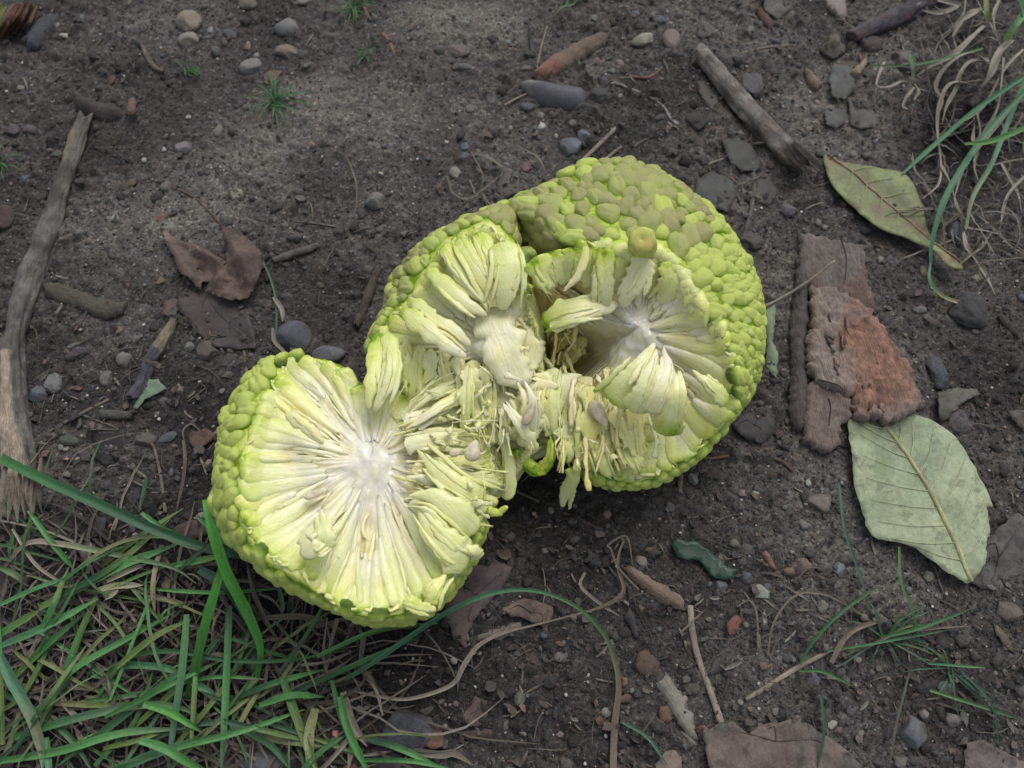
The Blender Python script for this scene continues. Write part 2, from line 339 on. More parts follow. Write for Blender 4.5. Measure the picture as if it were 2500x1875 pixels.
def ring(C, pts, n):
    P = np.array([W(a, b, z) for a, b, z in pts])
    th = np.arctan2(P[:, 1]-C[1], P[:, 0]-C[0]); r = np.hypot(P[:, 0]-C[0], P[:, 1]-C[1]); o = np.argsort(th)
    th, r, z = th[o], r[o], P[o, 2]
    T = np.linspace(-math.pi, math.pi, n, endpoint=False)
    th = np.r_[th-2*math.pi, th, th+2*math.pi]; r = np.tile(r, 3); z = np.tile(z, 3)
    rr = np.interp(T, th, r); zz = np.interp(T, th, z)
    k = np.array([1, 2, 3, 2, 1])/9; sm = lambda a: sum(k[i]*np.roll(a, i-2) for i in range(5))
    return sm(rr), sm(zz)
class Loft:
    """a lump of fruit: closed rings of radius and height round its core"""
    def __init__(s, core, rim, sil, dish=0.003, n=240, low=0.002, midf=((0.2, 1.0), (0.55, 1.0), (0.85, .6)), bulge=0.0):
        s.C = W(*core); s.n = n
        r1, z1 = ring(s.C, rim, n); r2, z2 = ring(s.C, sil, n); r1 = r1+0.0010; r2 = np.maximum(r2-0.0020, r1+0.0006)
        z2 = np.minimum(z2, z1-0.001)
        R = [(np.zeros(n), np.full(n, s.C[2]))]
        for f, d in midf: R.append((r1*f, s.C[2]*(1-f)+z1*f-dish*d))
        R.append((r1, z1)); s.vr = len(R)-1
        mid = 0.5*(z1+z2); R.append((r1+(r2-r1)*0.72, z1+(z2-z1)*0.40+bulge)); R.append((r2, z2)); s.vs = len(R)-1
        zb = 0.35*z2+0.65*low; R.append((r2*0.90, zb)); R.append((r2*0.62, np.full(n, low-0.004)))
        s.R = np.array([a for a, _ in R]); s.Z = np.array([b for _, b in R]); s.nv = len(R)-1
    def at(s, th, v):
        th = np.asarray(th, float); v = np.clip(np.asarray(v, float), 0, s.nv-1e-6)
        u = ((th+math.pi)/(2*math.pi)) % 1*s.n; i = np.floor(u).astype(int); fu = u-i; j = (i+1) % s.n; i = i % s.n
        k = np.floor(v).astype(int); w_ = v-k
        def cr(A):
            def g(kk): kk = np.clip(kk, 0, s.nv); return A[kk, i]*(1-fu)+A[kk, j]*fu
            p0, p1, p2, p3 = g(k-1), g(k), g(k+1), g(k+2)
            p0 = np.where(k == 0, 2*p1-p2, p0)
            return 0.5*(2*p1+(p2-p0)*w_+(2*p0-5*p1+4*p2-p3)*w_**2+(3*p1-p0-3*p2+p3)*w_**3)
        r = np.maximum(cr(s.R), 0); z = cr(s.Z)
        return np.stack([s.C[0]+r*np.cos(th), s.C[1]+r*np.sin(th), z], -1)
    def nrm(s, th, v, e=0.02):
        a = s.at(th+e, v)-s.at(th-e, v); b = s.at(th, v+e)-s.at(th, v-e); n = np.cross(b, a)
        n = -n; n /= np.linalg.norm(n, axis=-1)[..., None]+1e-12
        # outward/upward
        c = s.at(th, v)-np.array([s.C[0], s.C[1], s.C[2]*0.4]); sg = np.sign((n*c).sum(-1)); sg[sg == 0] = 1
        return n*sg[..., None]
    def body(s, name, parent, fr=0.0016, tanf=None, seed=0, torn=None):
        nth = 420; vv = np.r_[np.linspace(0.004, s.vr, 70), np.linspace(s.vr, s.nv, 34)[1:]]
        TH, VV = np.meshgrid(np.linspace(-math.pi, math.pi, nth, endpoint=False), vv, indexing='ij')
        P = s.at(TH, VV); n = s.nrm(TH, VV); kz = np.clip((0.35-VV)/0.2, 0, 1)[..., None]; n = n*(1-kz)+np.array([0, 0, 1.])*kz
        fl = np.clip(VV/s.vr, 0, 1); rim = (VV > s.vr)
        # fibres running from the core to the rim
        fibre = fbm2(TH*16+seed, VV*0.9, 5+seed, 3, 0.6)*np.sin(np.clip(fl, 0, 1)*math.pi)**0.5
        lump = fbm3(P.reshape(-1, 3)*170, 3+seed, 3).reshape(TH.shape)
        d = fr*fibre*(~rim)*np.clip(fl*3-0.6, 0, 1)+(0.0012+0.0010*np.exp(-(fl/0.3)**2))*lump+0.0014*np.exp(-(fl/0.32)**4)*(~rim)
        if tanf is not None: d = d+tanf(P)*(0.0045*fbm3(P.reshape(-1, 3)*230, 23, 3).reshape(TH.shape)+0.003*fbm3(P.reshape(-1, 3)*90, 29, 2).reshape(TH.shape))
        P = P+n*d[..., None]
        F = grid_faces(nth, len(vv)); 
        i = np.arange(len(vv)-1); F2 = np.stack([(nth-1)*len(vv)+i, (nth-1)*len(vv)+i+1, i+1, i], -1)
        FF = np.vstack([F, F2]); pc = P.reshape(-1, 3)-P.reshape(-1, 3).mean(0); vol = np.einsum('ij,ij->i', pc[FF[:, 0]], np.cross(pc[FF[:, 1]], pc[FF[:, 2]])).sum()
        if vol < 0: FF = FF[:, ::-1]
        tcol = np.where(rim, 1.0+0*VV, 0.86*fl**1.6)
        tcol = np.where(rim, np.clip(0.9+0.3*(VV-s.vr), 0, 1), tcol)
        tan = 0.55*np.exp(-((fl-0.62)/0.22)**2)*(~rim)*np.clip(0.55+1.5*fbm2(TH*9+seed, VV, 66, 2), 0.15, 1)
        if tanf is not None: tan = np.maximum(tan, tanf(P))
        if torn is not None: k = torn(TH)*rim; tcol = tcol*(1-k)+0.55*k
        return mk(name, P.reshape(-1, 3), FF, FLESH, parent, attrs={'t': tcol.ravel(), 'r': 0.5+0*tcol.ravel(),
            'across': (TH*14).ravel(), 'along': (VV*4).ravel(), 'tan': tan.ravel(), 'fs': np.clip(fl*2.2-0.5, 0, 1).ravel(), 'ss': np.full(fl.size, .35)})

# bump variants that all the rind bumps share
def bump_mesh(k, mat, lx):
    V, F = ICO[3]
    V = V.copy(); q = V.copy()
    pw = 0.70+0.25*((k*7) % 5)/5; q = np.sign(q)*np.abs(q)**pw; q /= np.linalg.norm(q, axis=1)[:, None]**0.55
    q *= (1+0.17*fbm3(V*1.7+k*9.1, k, 3))[:, None]
    q[:, 0] *= lx; q[:, 2] = np.where(q[:, 2] > 0, q[:, 2]*1.0, q[:, 2]*0.9)
    q[:, 0] *= 1-0.16*q[:, 1]*np.sign(math.sin(k*3.3)); 
    q[:, 1] *= 1+0.15*q[:, 0]*np.sign(math.sin(k*5.3))
    q[:, 2] += 0.10*q[:, 0]*math.sin(k)
    if k % 3 == 0: q[:, 2] -= 0.16*np.exp(-((V[:, 0]-0.2)**2+V[:, 1]**2)/0.03)*(V[:, 2] > 0)
    if k % 4 == 1: q[:, 2] -= 0.20*np.exp(-((V[:, 1]-0.1*V[:, 0])**2)/0.012)*(V[:, 2] > 0)*0.6
    return mesh('drupelet', q, F, mat, attrs={'tz': np.clip((q[:, 2]+.9)/1.8, 0, 1)})
BUMPS = {mat.name: [bump_mesh(k, mat, 1.0+0.10*(k % 5)) for k in range(22)] for mat in (RIND, RIND_DUSTY)}
def place_bump(p, n, along, size, mat, parent, hgt=0.85, sink=0.35):
    n = n/np.linalg.norm(n); x = along-n*np.dot(along, n); x /= np.linalg.norm(x)+1e-9; y = np.cross(n, x)
    me = random.choice(BUMPS[mat.name]); o = bpy.data.objects.new('drupelet', me); COL.objects.link(o); o.parent = parent
    from mathutils import Matrix
    a = random.uniform(-0.5, 0.5); x2 = x*math.cos(a)+y*math.sin(a); y2 = np.cross(n, x2); s = size
    q = p-n*s*sink-WLOC[parent.name]
    M = Matrix.Identity(4)
    for r in range(3):
        M[r][0] = x2[r]*s*random.uniform(1.0, 1.2); M[r][1] = y2[r]*s*random.uniform(0.88, 1.05); M[r][2] = n[r]*s*hgt*random.uniform(0.85, 1.15); M[r][3] = q[r]
    o.matrix_local = M; return o
def rind(L, parent, spacing, sel, v0, v1, dusty=None, size=0.60, tries=20000, hgt=0.98, limit=290, sizef=None):
    th = rng.uniform(-math.pi, math.pi, tries); v = rng.uniform(L.vr+v0, L.vr+v1, tries)
    P = L.at(th, v); n = L.nrm(th, v); al = L.at(th, v+0.05)-L.at(th, v-0.05)
    keep = []; K = np.zeros((0, 3))
    var = 0.74+0.62*vn3(P*230, 5)*0.5+0.26+0.22*rng.normal(0, 1, tries).clip(-1, 1)*0.6
    var = np.clip(var, .68, 1.3)
    for i in range(tries):
        if not sel(P[i], th[i], v[i]): continue
        sp = spacing*(sizef(P[i]) if sizef else 1)*var[i]
        if len(K) and np.min(((K-P[i])**2).sum(1)) < sp**2: continue
        K = np.vstack([K, P[i]]); keep.append(i)
    # the ones nearest the camera's side first
    keep.sort(key=lambda i: -P[i][2])
    extra = []
    for c, i in enumerate(keep):
        if c >= limit: extra.append(i); continue
        d = RIND_DUSTY if (dusty and dusty(P[i])) else RIND
        sp = spacing*(sizef(P[i]) if sizef else 1)*var[i]
        place_bump(P[i], n[i], al[i], sp*size*random.uniform(0.92, 1.12), d, parent, hgt)
    if extra:
        Vs = []; Fs = []; q0, f0 = ICO[2]; m_ = 0
        for i in extra:
            nn = n[i]; x = al[i]-nn*np.dot(al[i], nn); x /= np.linalg.norm(x)+1e-9; y = np.cross(nn, x); s_ = spacing*(sizef(P[i]) if sizef else 1)*size*var[i]
            Vs.append(P[i]-nn*s_*.35+(q0[:, :1]*x*1.1+q0[:, 1:2]*y*.95+q0[:, 2:]*nn)*s_); Fs.append(f0+m_); m_ += len(q0)
        tag(mk('drupelets', np.vstack(Vs), np.vstack(Fs), RIND, parent, attrs={'tz': np.tile(np.clip((q0[:, 2]+.9)/1.8, 0, 1), len(extra))}), kind='stuff')
    return len(keep)

def strand(name, C, Wd, Tk, N0, parent, t0, t1, jag=0.12, seed=0, tan=0.0, mat=None, na=10, nl=22, tips=(0.25, 1.0), cup=0.0, lump=0.10, tc=None, along0=0.0, raw=False):
    """a piece of flesh: centre line C (world), widths Wd, thickness Tk, up vector N0, colour position from t0 to t1"""
    C = crspline(C, nl); u = np.linspace(0, 1, nl)
    wd = np.interp(u, np.linspace(0, 1, len(Wd)), Wd); tk = np.interp(u, np.linspace(0, 1, len(Tk)), Tk) if hasattr(Tk, '__len__') else np.full(nl, Tk)
    T = frames(C); N0 = np.broadcast_to(np.asarray(N0, float), C.shape)
    S = np.cross(T, N0); S /= np.linalg.norm(S, axis=1)[:, None]+1e-9; U = np.cross(S, T)
    a = np.linspace(0, 2*math.pi, na, endpoint=False)
    ca, sa = np.cos(a), np.sin(a); ca2 = np.sign(ca)*np.abs(ca)**0.8; sa2 = np.sign(sa)*np.abs(sa)**0.9
    j1 = 1+jag*(fbm2(u*9+seed*3.1, u*0+seed, seed % 97, 3)*1.6); j2 = 1+jag*(fbm2(u*9+seed*7.7+50, u*0+seed, seed % 89, 3)*1.6)
    e0 = np.clip(u/0.06, 0, 1)**0.5*(1-tips[0])+tips[0] if tips[0] < 1 else 1
    e1 = np.sqrt(np.clip(1-((u-0.90)/0.10).clip(0, 1)**2, 0, 1)) if tips[1] else 1
    wv = wd*e0*np.maximum(e1, 0.05)*0.5; tv = tk*np.maximum(e1, 0.12)*0.5
    side = np.where(ca[None, :] > 0, j1[:, None], j2[:, None])
    X = (wv[:, None]*ca2[None, :])*side
    ridge = 1+lump*2*fbm2(np.broadcast_to(a[None, :]*1.3, X.shape)+seed, np.broadcast_to(u[:, None]*3, X.shape), seed % 71, 3)
    Z = tv[:, None]*sa2[None, :]*ridge + cup*(X/(wv[:, None]+1e-9))**2*wv[:, None]
    P = C[:, None, :]+S[:, None, :]*X[..., None]+U[:, None, :]*Z[..., None]
    V = np.vstack([P.reshape(-1, 3), C[0], C[-1]]); F = grid_faces(nl, na, True)
    k = len(V)-2; i = np.arange(na); j = (i+1) % na
    F = np.vstack([F, np.stack([i, np.full(na, k), np.full(na, k), j], -1)[:, [0, 3, 1, 2]]*1, np.stack([(nl-1)*na+i, (nl-1)*na+j, np.full(na, k+1), np.full(na, k+1)], -1)])
    tv_ = np.repeat(t0+(t1-t0)*u, na) if tc is None else np.repeat(np.interp(u, np.linspace(0, 1, len(tc)), tc), na)
    ext = lambda A: np.r_[A, A[0], A[-1]]
    at = {'t': ext(tv_), 'r': np.full(len(V), random.random()), 'across': ext((X/0.0045).ravel())+seed*3.3, 'along': ext(np.repeat(u*3+along0, na)), 'tan': np.full(len(V), tan), 'fs': np.full(len(V), 0.8), 'ss': np.full(len(V), 0.22 if tk.mean() > .0026 else 0.0)}
    tri = np.vstack([F[:, [0, 1, 2]], F[:, [0, 2, 3]]]); ok = (tri[:, 0] != tri[:, 1]) & (tri[:, 1] != tri[:, 2]) & (tri[:, 0] != tri[:, 2])
    tri = tri[ok]; ctr = V.mean(0); q = V-ctr; vol = np.einsum('ij,ij->i', q[tri[:, 0]], np.cross(q[tri[:, 1]], q[tri[:, 2]])).sum()
    if vol < 0: tri = tri[:, ::-1]
    if raw: return V, tri, at
    return mk(name, V, tri, mat or FLESH, parent, attrs=at)
def carpels(L, parent, ths, width, v_in=0.9, v_out=None, lift=0.0006, thick=0.0028, green=1.0, seedb=0, jag=0.06, sel=None, endbump=None):
    v_out = v_out if v_out is not None else L.vr
    for q, th in enumerate(ths):
        if sel and not sel(th): continue
        s = seedb+q; vi = v_in*random.uniform(0.6, 1.6); vo = v_out+random.uniform(-0.12, 0.10); dth = random.uniform(-0.05, 0.05)
        v = np.linspace(vi, vo, 9); t_ = np.full(9, th)+dth*np.linspace(1, 0, 9)+0.02*np.sin(np.linspace(0, 4, 9)+s)
        P = L.at(t_, v); n = L.nrm(t_, v)
        lf = lift*random.uniform(-0.6, 1.6); P = P+n*(lf*np.sin(np.linspace(0.2, 2.9, 9)))[:, None]
        w0 = width*random.uniform(0.75, 1.2)
        strand('carpel', P, [w0*0.28, w0*0.5, w0*0.75, w0*0.95, w0*1.05, w0*0.95], thick*random.uniform(0.8, 1.2), n.mean(0), parent,
               0, 1, jag=jag, seed=s, tc=[vi/v_out*0.3, 0.20, 0.34, 0.48, 0.62, 0.77, 0.97*green], along0=random.random()*9, tips=(0.3, 1.0))
def joined_flesh(name, parts, parent):
    V = []; F = []; at = {}; m_ = 0
    for v, f, a in parts:
        V.append(v); F.append(f+m_); m_ += len(v)
        for k in a: at.setdefault(k, []).append(a[k])
    return tag(mk(name, np.vstack(V), np.vstack(F), FLESH, parent, attrs={k: np.concatenate(a) for k, a in at.items()}), kind='stuff')
def fibres(L, parent, n, sel=None, v0=1.15, seed=0, lift=0.0009, tan=0.0, wmm=(0.9, 2.6)):
    out = []
    while len(out) < n:
        th = random.uniform(-math.pi, math.pi)
        if sel and not sel(th): continue
        a = random.uniform(v0, L.vr-0.5); b = min(L.vr-random.uniform(.02, .25), a+random.uniform(0.5, 2.2)); m_ = 8
        v = np.linspace(a, b, m_); tt_ = th+random.gauss(0, .05)*np.linspace(-1, 1, m_)**2+random.gauss(0, .045)*np.linspace(0, 1, m_)
        P = L.at(tt_, v); n_ = L.nrm(tt_, v); lf = lift*random.uniform(.35, 1.1)
        prof = np.array([.15]+[1]*(m_-2)+[random.choice([.1, .4, 1.6])]); P = P+n_*(lf*prof)[:, None]
        w_ = random.uniform(*wmm)/1000*(0.5+0.5*v.mean()/L.vr)
        out.append(strand('f', P, [w_*.4, w_, w_*1.1, w_*random.uniform(.3, 1)], random.uniform(.0004, .0009), n_.mean(0), parent, 0, 1, jag=.35, seed=seed+len(out), lump=.3, nl=14, na=6, tips=(.2, 0), tc=[a/L.vr*.5, (a+b)/2/L.vr*.6, min(b/L.vr, 1)*.75], tan=tan*random.random()**2, raw=True))
    return joined_flesh('flesh_fibres', out, parent)
FIB = {}
def px(pts): return np.array([W(a, b, z) for a, b, z in pts])

fruit = empty('split_fruit', W(1250, 960, 0.0), 'knobbly green hedge apple split open on the soil, wet white flesh showing', 'fruit')
def part_empty(name, parent, loc, label):
    o = bpy.data.objects.new(name, None); COL.objects.link(o); o.parent = parent; o.location = np.array(loc)-WLOC[parent.name]
    WLOC[o.name] = np.array(loc, float); o['label'] = label; return o

# ---- left half: cut face up
A = Loft((905, 1125, .044),
  [(705,874,.046),(660,940,.048),(638,995,.051),(612,1055,.053),(596,1130,.055),(588,1190,.055),(592,1255,.054),(620,1325,.053),(680,1375,.052),(735,1398,.054),(793,1452,.048),(853,1482,.045),(911,1494,.043),(973,1490,.042),(1040,1470,.040),(1085,1420,.040),(1125,1365,.037),(1150,1310,.034),(1175,1250,.033),(1195,1190,.033),(1200,1120,.033),(1150,1040,.033),(1080,1000,.034),(1000,975,.036),(940,950,.038),(885,960,.040),(860,930,.043),(810,895,.044),(760,880,.045)],
  [(703,866,.040),(640,886,.038),(603,930,.036),(572,985,.034),(548,1030,.033),(536,1100,.032),(537,1160,.031),(528,1210,.030),(530,1262,.029),(556,1318,.028),(600,1362,.028),(650,1400,.028),(690,1435,.028),(740,1462,.028),(800,1490,.028),(860,1508,.029),(920,1512,.029),(980,1502,.028),(1045,1482,.026),(1100,1440,.024),(1140,1385,.022),(1175,1320,.020),(1200,1260,.019),(1225,1195,.018),(1225,1110,.018),(1160,1030,.02),(1080,985,.02),(1000,960,.022),(940,935,.024),(885,940,.03),(865,915,.034),(810,882,.036),(755,872,.038)], dish=0.0035)
secA = part_empty('fruit_half', fruit, A.C, 'smaller left half lying cut face up with a wet white core')
A.body('flesh', secA, 0.0022, torn=lambda T: ((T > -1.0) & (T < 1.3))*1.0)
print('A rind', rind(A, secA, 0.0047, lambda P, th, v: P[0] < A.C[0]+0.040 and not (P[0] > W(745, 900, .04)[0] and P[1] > A.C[1]+0.01) and ((P[1] > W(700, 1400, .03)[1]) or v > A.vr+0.62), 0.30, 2.35, size=0.79))
ths = np.linspace(-math.pi, math.pi, 58, endpoint=False)+rng.uniform(-.03, .03, 58)
carpels(A, secA, ths, 0.0082, v_in=1.5, seedb=100, thick=0.0034, lift=-0.0003)
ths2 = rng.uniform(-math.pi, math.pi, 34); carpels(A, secA, ths2, 0.0038, v_in=1.35, v_out=A.vr-0.4, seedb=300, thick=0.0022, green=0.75, lift=0.0010, jag=0.22)

# ---- upper left lobe
Cc = Loft((1205, 835, .052),
  [(905,852,.040),(945,795,.044),(985,752,.048),(1025,705,.051),(1050,660,.054),(1068,625,.056),(1100,588,.058),(1145,565,.060),(1195,548,.062),(1235,590,.062),(1265,640,.060),(1280,700,.056),(1290,760,.052),(1310,820,.048),(1318,880,.043),(1315,940,.038),(1290,1000,.033),(1230,1020,.031),(1150,1010,.030),(1060,985,.030),(980,960,.032),(925,905,.036)],
  [(897,832,.028),(938,778,.029),(940,725,.030),(958,680,.031),(1004,635,.032),(1050,594,.034),(1112,566,.038),(1203,518,.046),(1250,500,.040),(1275,560,.03),(1280,640,.02),(1300,700,.016),(1312,760,.014),(1330,820,.013),(1340,880,.013),(1335,940,.015),(1310,1015,.016),(1230,1040,.014),(1150,1030,.014),(1060,1005,.014),(975,975,.018),(915,915,.022)], dish=0.004)
secC = part_empty('fruit_lobe', fruit, Cc.C, 'upper left lobe with long pale segments fanning from a white ridge')
Cc.body('flesh', secC, 0.0024, seed=3, torn=lambda T: ((T > -2.6) & (T < 1.35))*1.0)
selA_low = lambda P, v: (P[1] > W(700, 1400, .03)[1]) or v > A.vr+0.75
def selC(P, th, v): return P[1] > W(900, 870, 0.03)[1] and not (P[0] > W(1262, 550, .05)[0])
print('C rind', rind(Cc, secC, 0.0045, selC, 0.35, 2.3, dusty=lambda P: random.random() < 0.4, size=0.79))
ths = np.linspace(-math.pi, math.pi, 50, endpoint=False)+rng.uniform(-.04, .04, 50)
carpels(Cc, secC, ths, 0.0078, v_in=1.25, seedb=500, thick=0.0034, lift=0.0002, sel=lambda th: not (-0.9 < th < 0.9))

# ---- right half: a dome of rind with an open bowl of flesh facing the viewer
B = Loft((1560, 800, .0515),
  [(1228,560,.064),(1262,605,.064),(1300,628,.064),(1345,612,.066),(1400,600,.067),(1450,594,.068),(1500,600,.068),(1560,610,.068),(1610,605,.068),(1650,640,.067),(1690,705,.065),(1722,760,.063),(1760,800,.061),(1785,860,.058),(1795,920,.055),(1797,982,.048),(1752,1040,.040),(1718,1082,.034),(1665,1122,.030),(1600,1156,.026),(1500,1166,.024),(1425,1132,.024),(1380,1050,.024),(1360,980,.020),(1345,900,.016),(1320,830,.013),(1290,760,.012),(1270,700,.015),(1265,650,.03)],
  [(1172,552,.044),(1215,515,.048),(1278,484,.048),(1334,452,.046),(1402,418,.044),(1480,402,.043),(1537,405,.042),(1606,430,.041),(1673,476,.040),(1741,526,.039),(1798,600,.038),(1843,680,.037),(1866,768,.036),(1866,848,.034),(1849,938,.031),(1820,994,.028),(1764,1052,.025),(1741,1094,.022),(1684,1132,.020),(1627,1166,.018),(1550,1186,.016),(1500,1182,.015),(1438,1154,.013),(1370,1080,.010),(1340,980,.008),(1320,900,.007),(1300,830,.007),(1270,760,.007),(1250,700,.009),(1240,640,.02)], dish=0.004, n=300)
# push the cavity down: heights of the inner rings toward the left
TB = np.linspace(-math.pi, math.pi, B.n, endpoint=False)
cav = np.exp(-((np.abs(TB)-math.pi+0.10)/0.42)**2)
for k, a in ((2, 0.015), (3, 0.012)): B.Z[k] -= a*cav
B.Z[1] -= 0.004*cav
secB = part_empty('fruit_half', fruit, B.C, 'larger right half, domed rind outside and an open hollow inside')
def tanB(P): return np.clip(0.75*np.exp(-((P[..., 0]-W(1340, 800, .02)[0])/0.0115)**2-((P[..., 1]-W(1340, 780, .02)[1])/0.021)**2)*1.1, 0, 0.75)
B.body('flesh', secB, 0.0018, seed=7, tanf=tanB, torn=lambda T: ((T < -1.9) | (T > 2.75))*1.0)
def selB(P, th, v): return (P[1] > W(1700, 1010, .03)[1] or v > B.vr+0.75) and not (P[0] < W(1440, 1100, .03)[0] and P[1] < W(1250, 665, .05)[1])
def sizeB(P): return 1.0-0.14*np.clip((P[0]-W(1740, 700, .05)[0])/0.012, 0, 1)+0.28*np.exp(-((P[0]-W(1480, 540, .06)[0])/0.035)**2)*(P[1] > 0.03)
top_y = W(1500, 600, 0.065)[1]
print('B rind', rind(B, secB, 0.0045, selB, 0.16, 2.35, dusty=lambda P: P[1] > top_y and P[0] < W(1720, 500, .05)[0] and random.random() < 0.85, size=0.79, tries=34000, sizef=sizeB, limit=299))
ths = np.linspace(-math.pi, math.pi, 60, endpoint=False)+rng.uniform(-.03, .03, 60)
carpels(B, secB, ths, 0.0088, v_in=1.6, seedb=900, thick=0.0034, lift=-0.0002, sel=lambda th: not (abs(th) > 2.45 ) and not (-2.5 < th < -1.75))

# ---- torn flesh that joins the pieces
D = Loft((1150, 1000, .034), [(930,905,.034),(960,860,.036),(1060,850,.040),(1180,880,.042),(1290,900,.038),(1350,960,.030),(1360,1060,.026),(1290,1100,.028),(1240,1160,.028),(1190,1200,.030),(1100,1150,.036),(1020,1060,.038),(940,980,.036)],
  [(915,900,.02),(950,840,.02),(1060,830,.02),(1180,860,.02),(1300,880,.016),(1375,960,.012),(1385,1070,.012),(1300,1115,.016),(1250,1170,.016),(1195,1220,.016),(1100,1170,.016),(1010,1070,.016),(920,990,.016)], dish=0.002)
D.body('torn_pulp', secC, 0.004, seed=13, torn=lambda T: np.ones_like(T))

m_low = [(905,900),(960,960),(1040,990),(1100,1010),(1240,1100),(1290,1090),(1350,1060),(1400,1120)]
def torn(parent, pts, w, th=0.0026, t=(0.3, 0.7), tan=0.0, jag=0.28, seed=0, wprof=None, up=(0, -0.2, 1), name='torn_flesh', cup=0.0, **k):
    C = px(pts); Wd = [w*q*PXM*0.86 for q in (wprof or (0.5, 0.9, 1.0, 0.85, 0.5))]
    if w > 26 and name != 'core_pulp':      # fibres lying on and beside the piece
        T = C[-1]-C[0]; T /= np.linalg.norm(T); S = np.cross(T, np.array([0, 0, 1.])); S /= np.linalg.norm(S); L5 = crspline(C, 12)
        for q in range(int(w/13)):
            off = random.uniform(-.55, .55)*w*PXM*.86; i0 = random.randint(0, 4); i1 = random.randint(8, 12)
            q_ = L5[i0:i1]+S*off*np.linspace(.8, 1.1, i1-i0)[:, None]+np.array([0, 0, 1])*(th*.45*(1-(abs(off)/(w*PXM*.5))**2)+random.uniform(-.0003, .0002))
            w_ = random.uniform(1.0, 2.6)/1000; a, b = t[0]+(t[1]-t[0])*i0/12, t[0]+(t[1]-t[0])*i1/12
            FIB.setdefault(parent.name, (parent, []))[1].append(strand('f', q_, [w_*.5, w_, w_, w_*.4], random.uniform(.0004, .001), up, parent, a, b, jag=.4, seed=seed*7+q, lump=.3, nl=14, na=6, tips=(.2, 0), tan=tan*.5, raw=True))
    return strand(name, C, Wd, th, up, parent, t[0], t[1], jag=jag, seed=seed, tan=tan, cup=cup, **k)
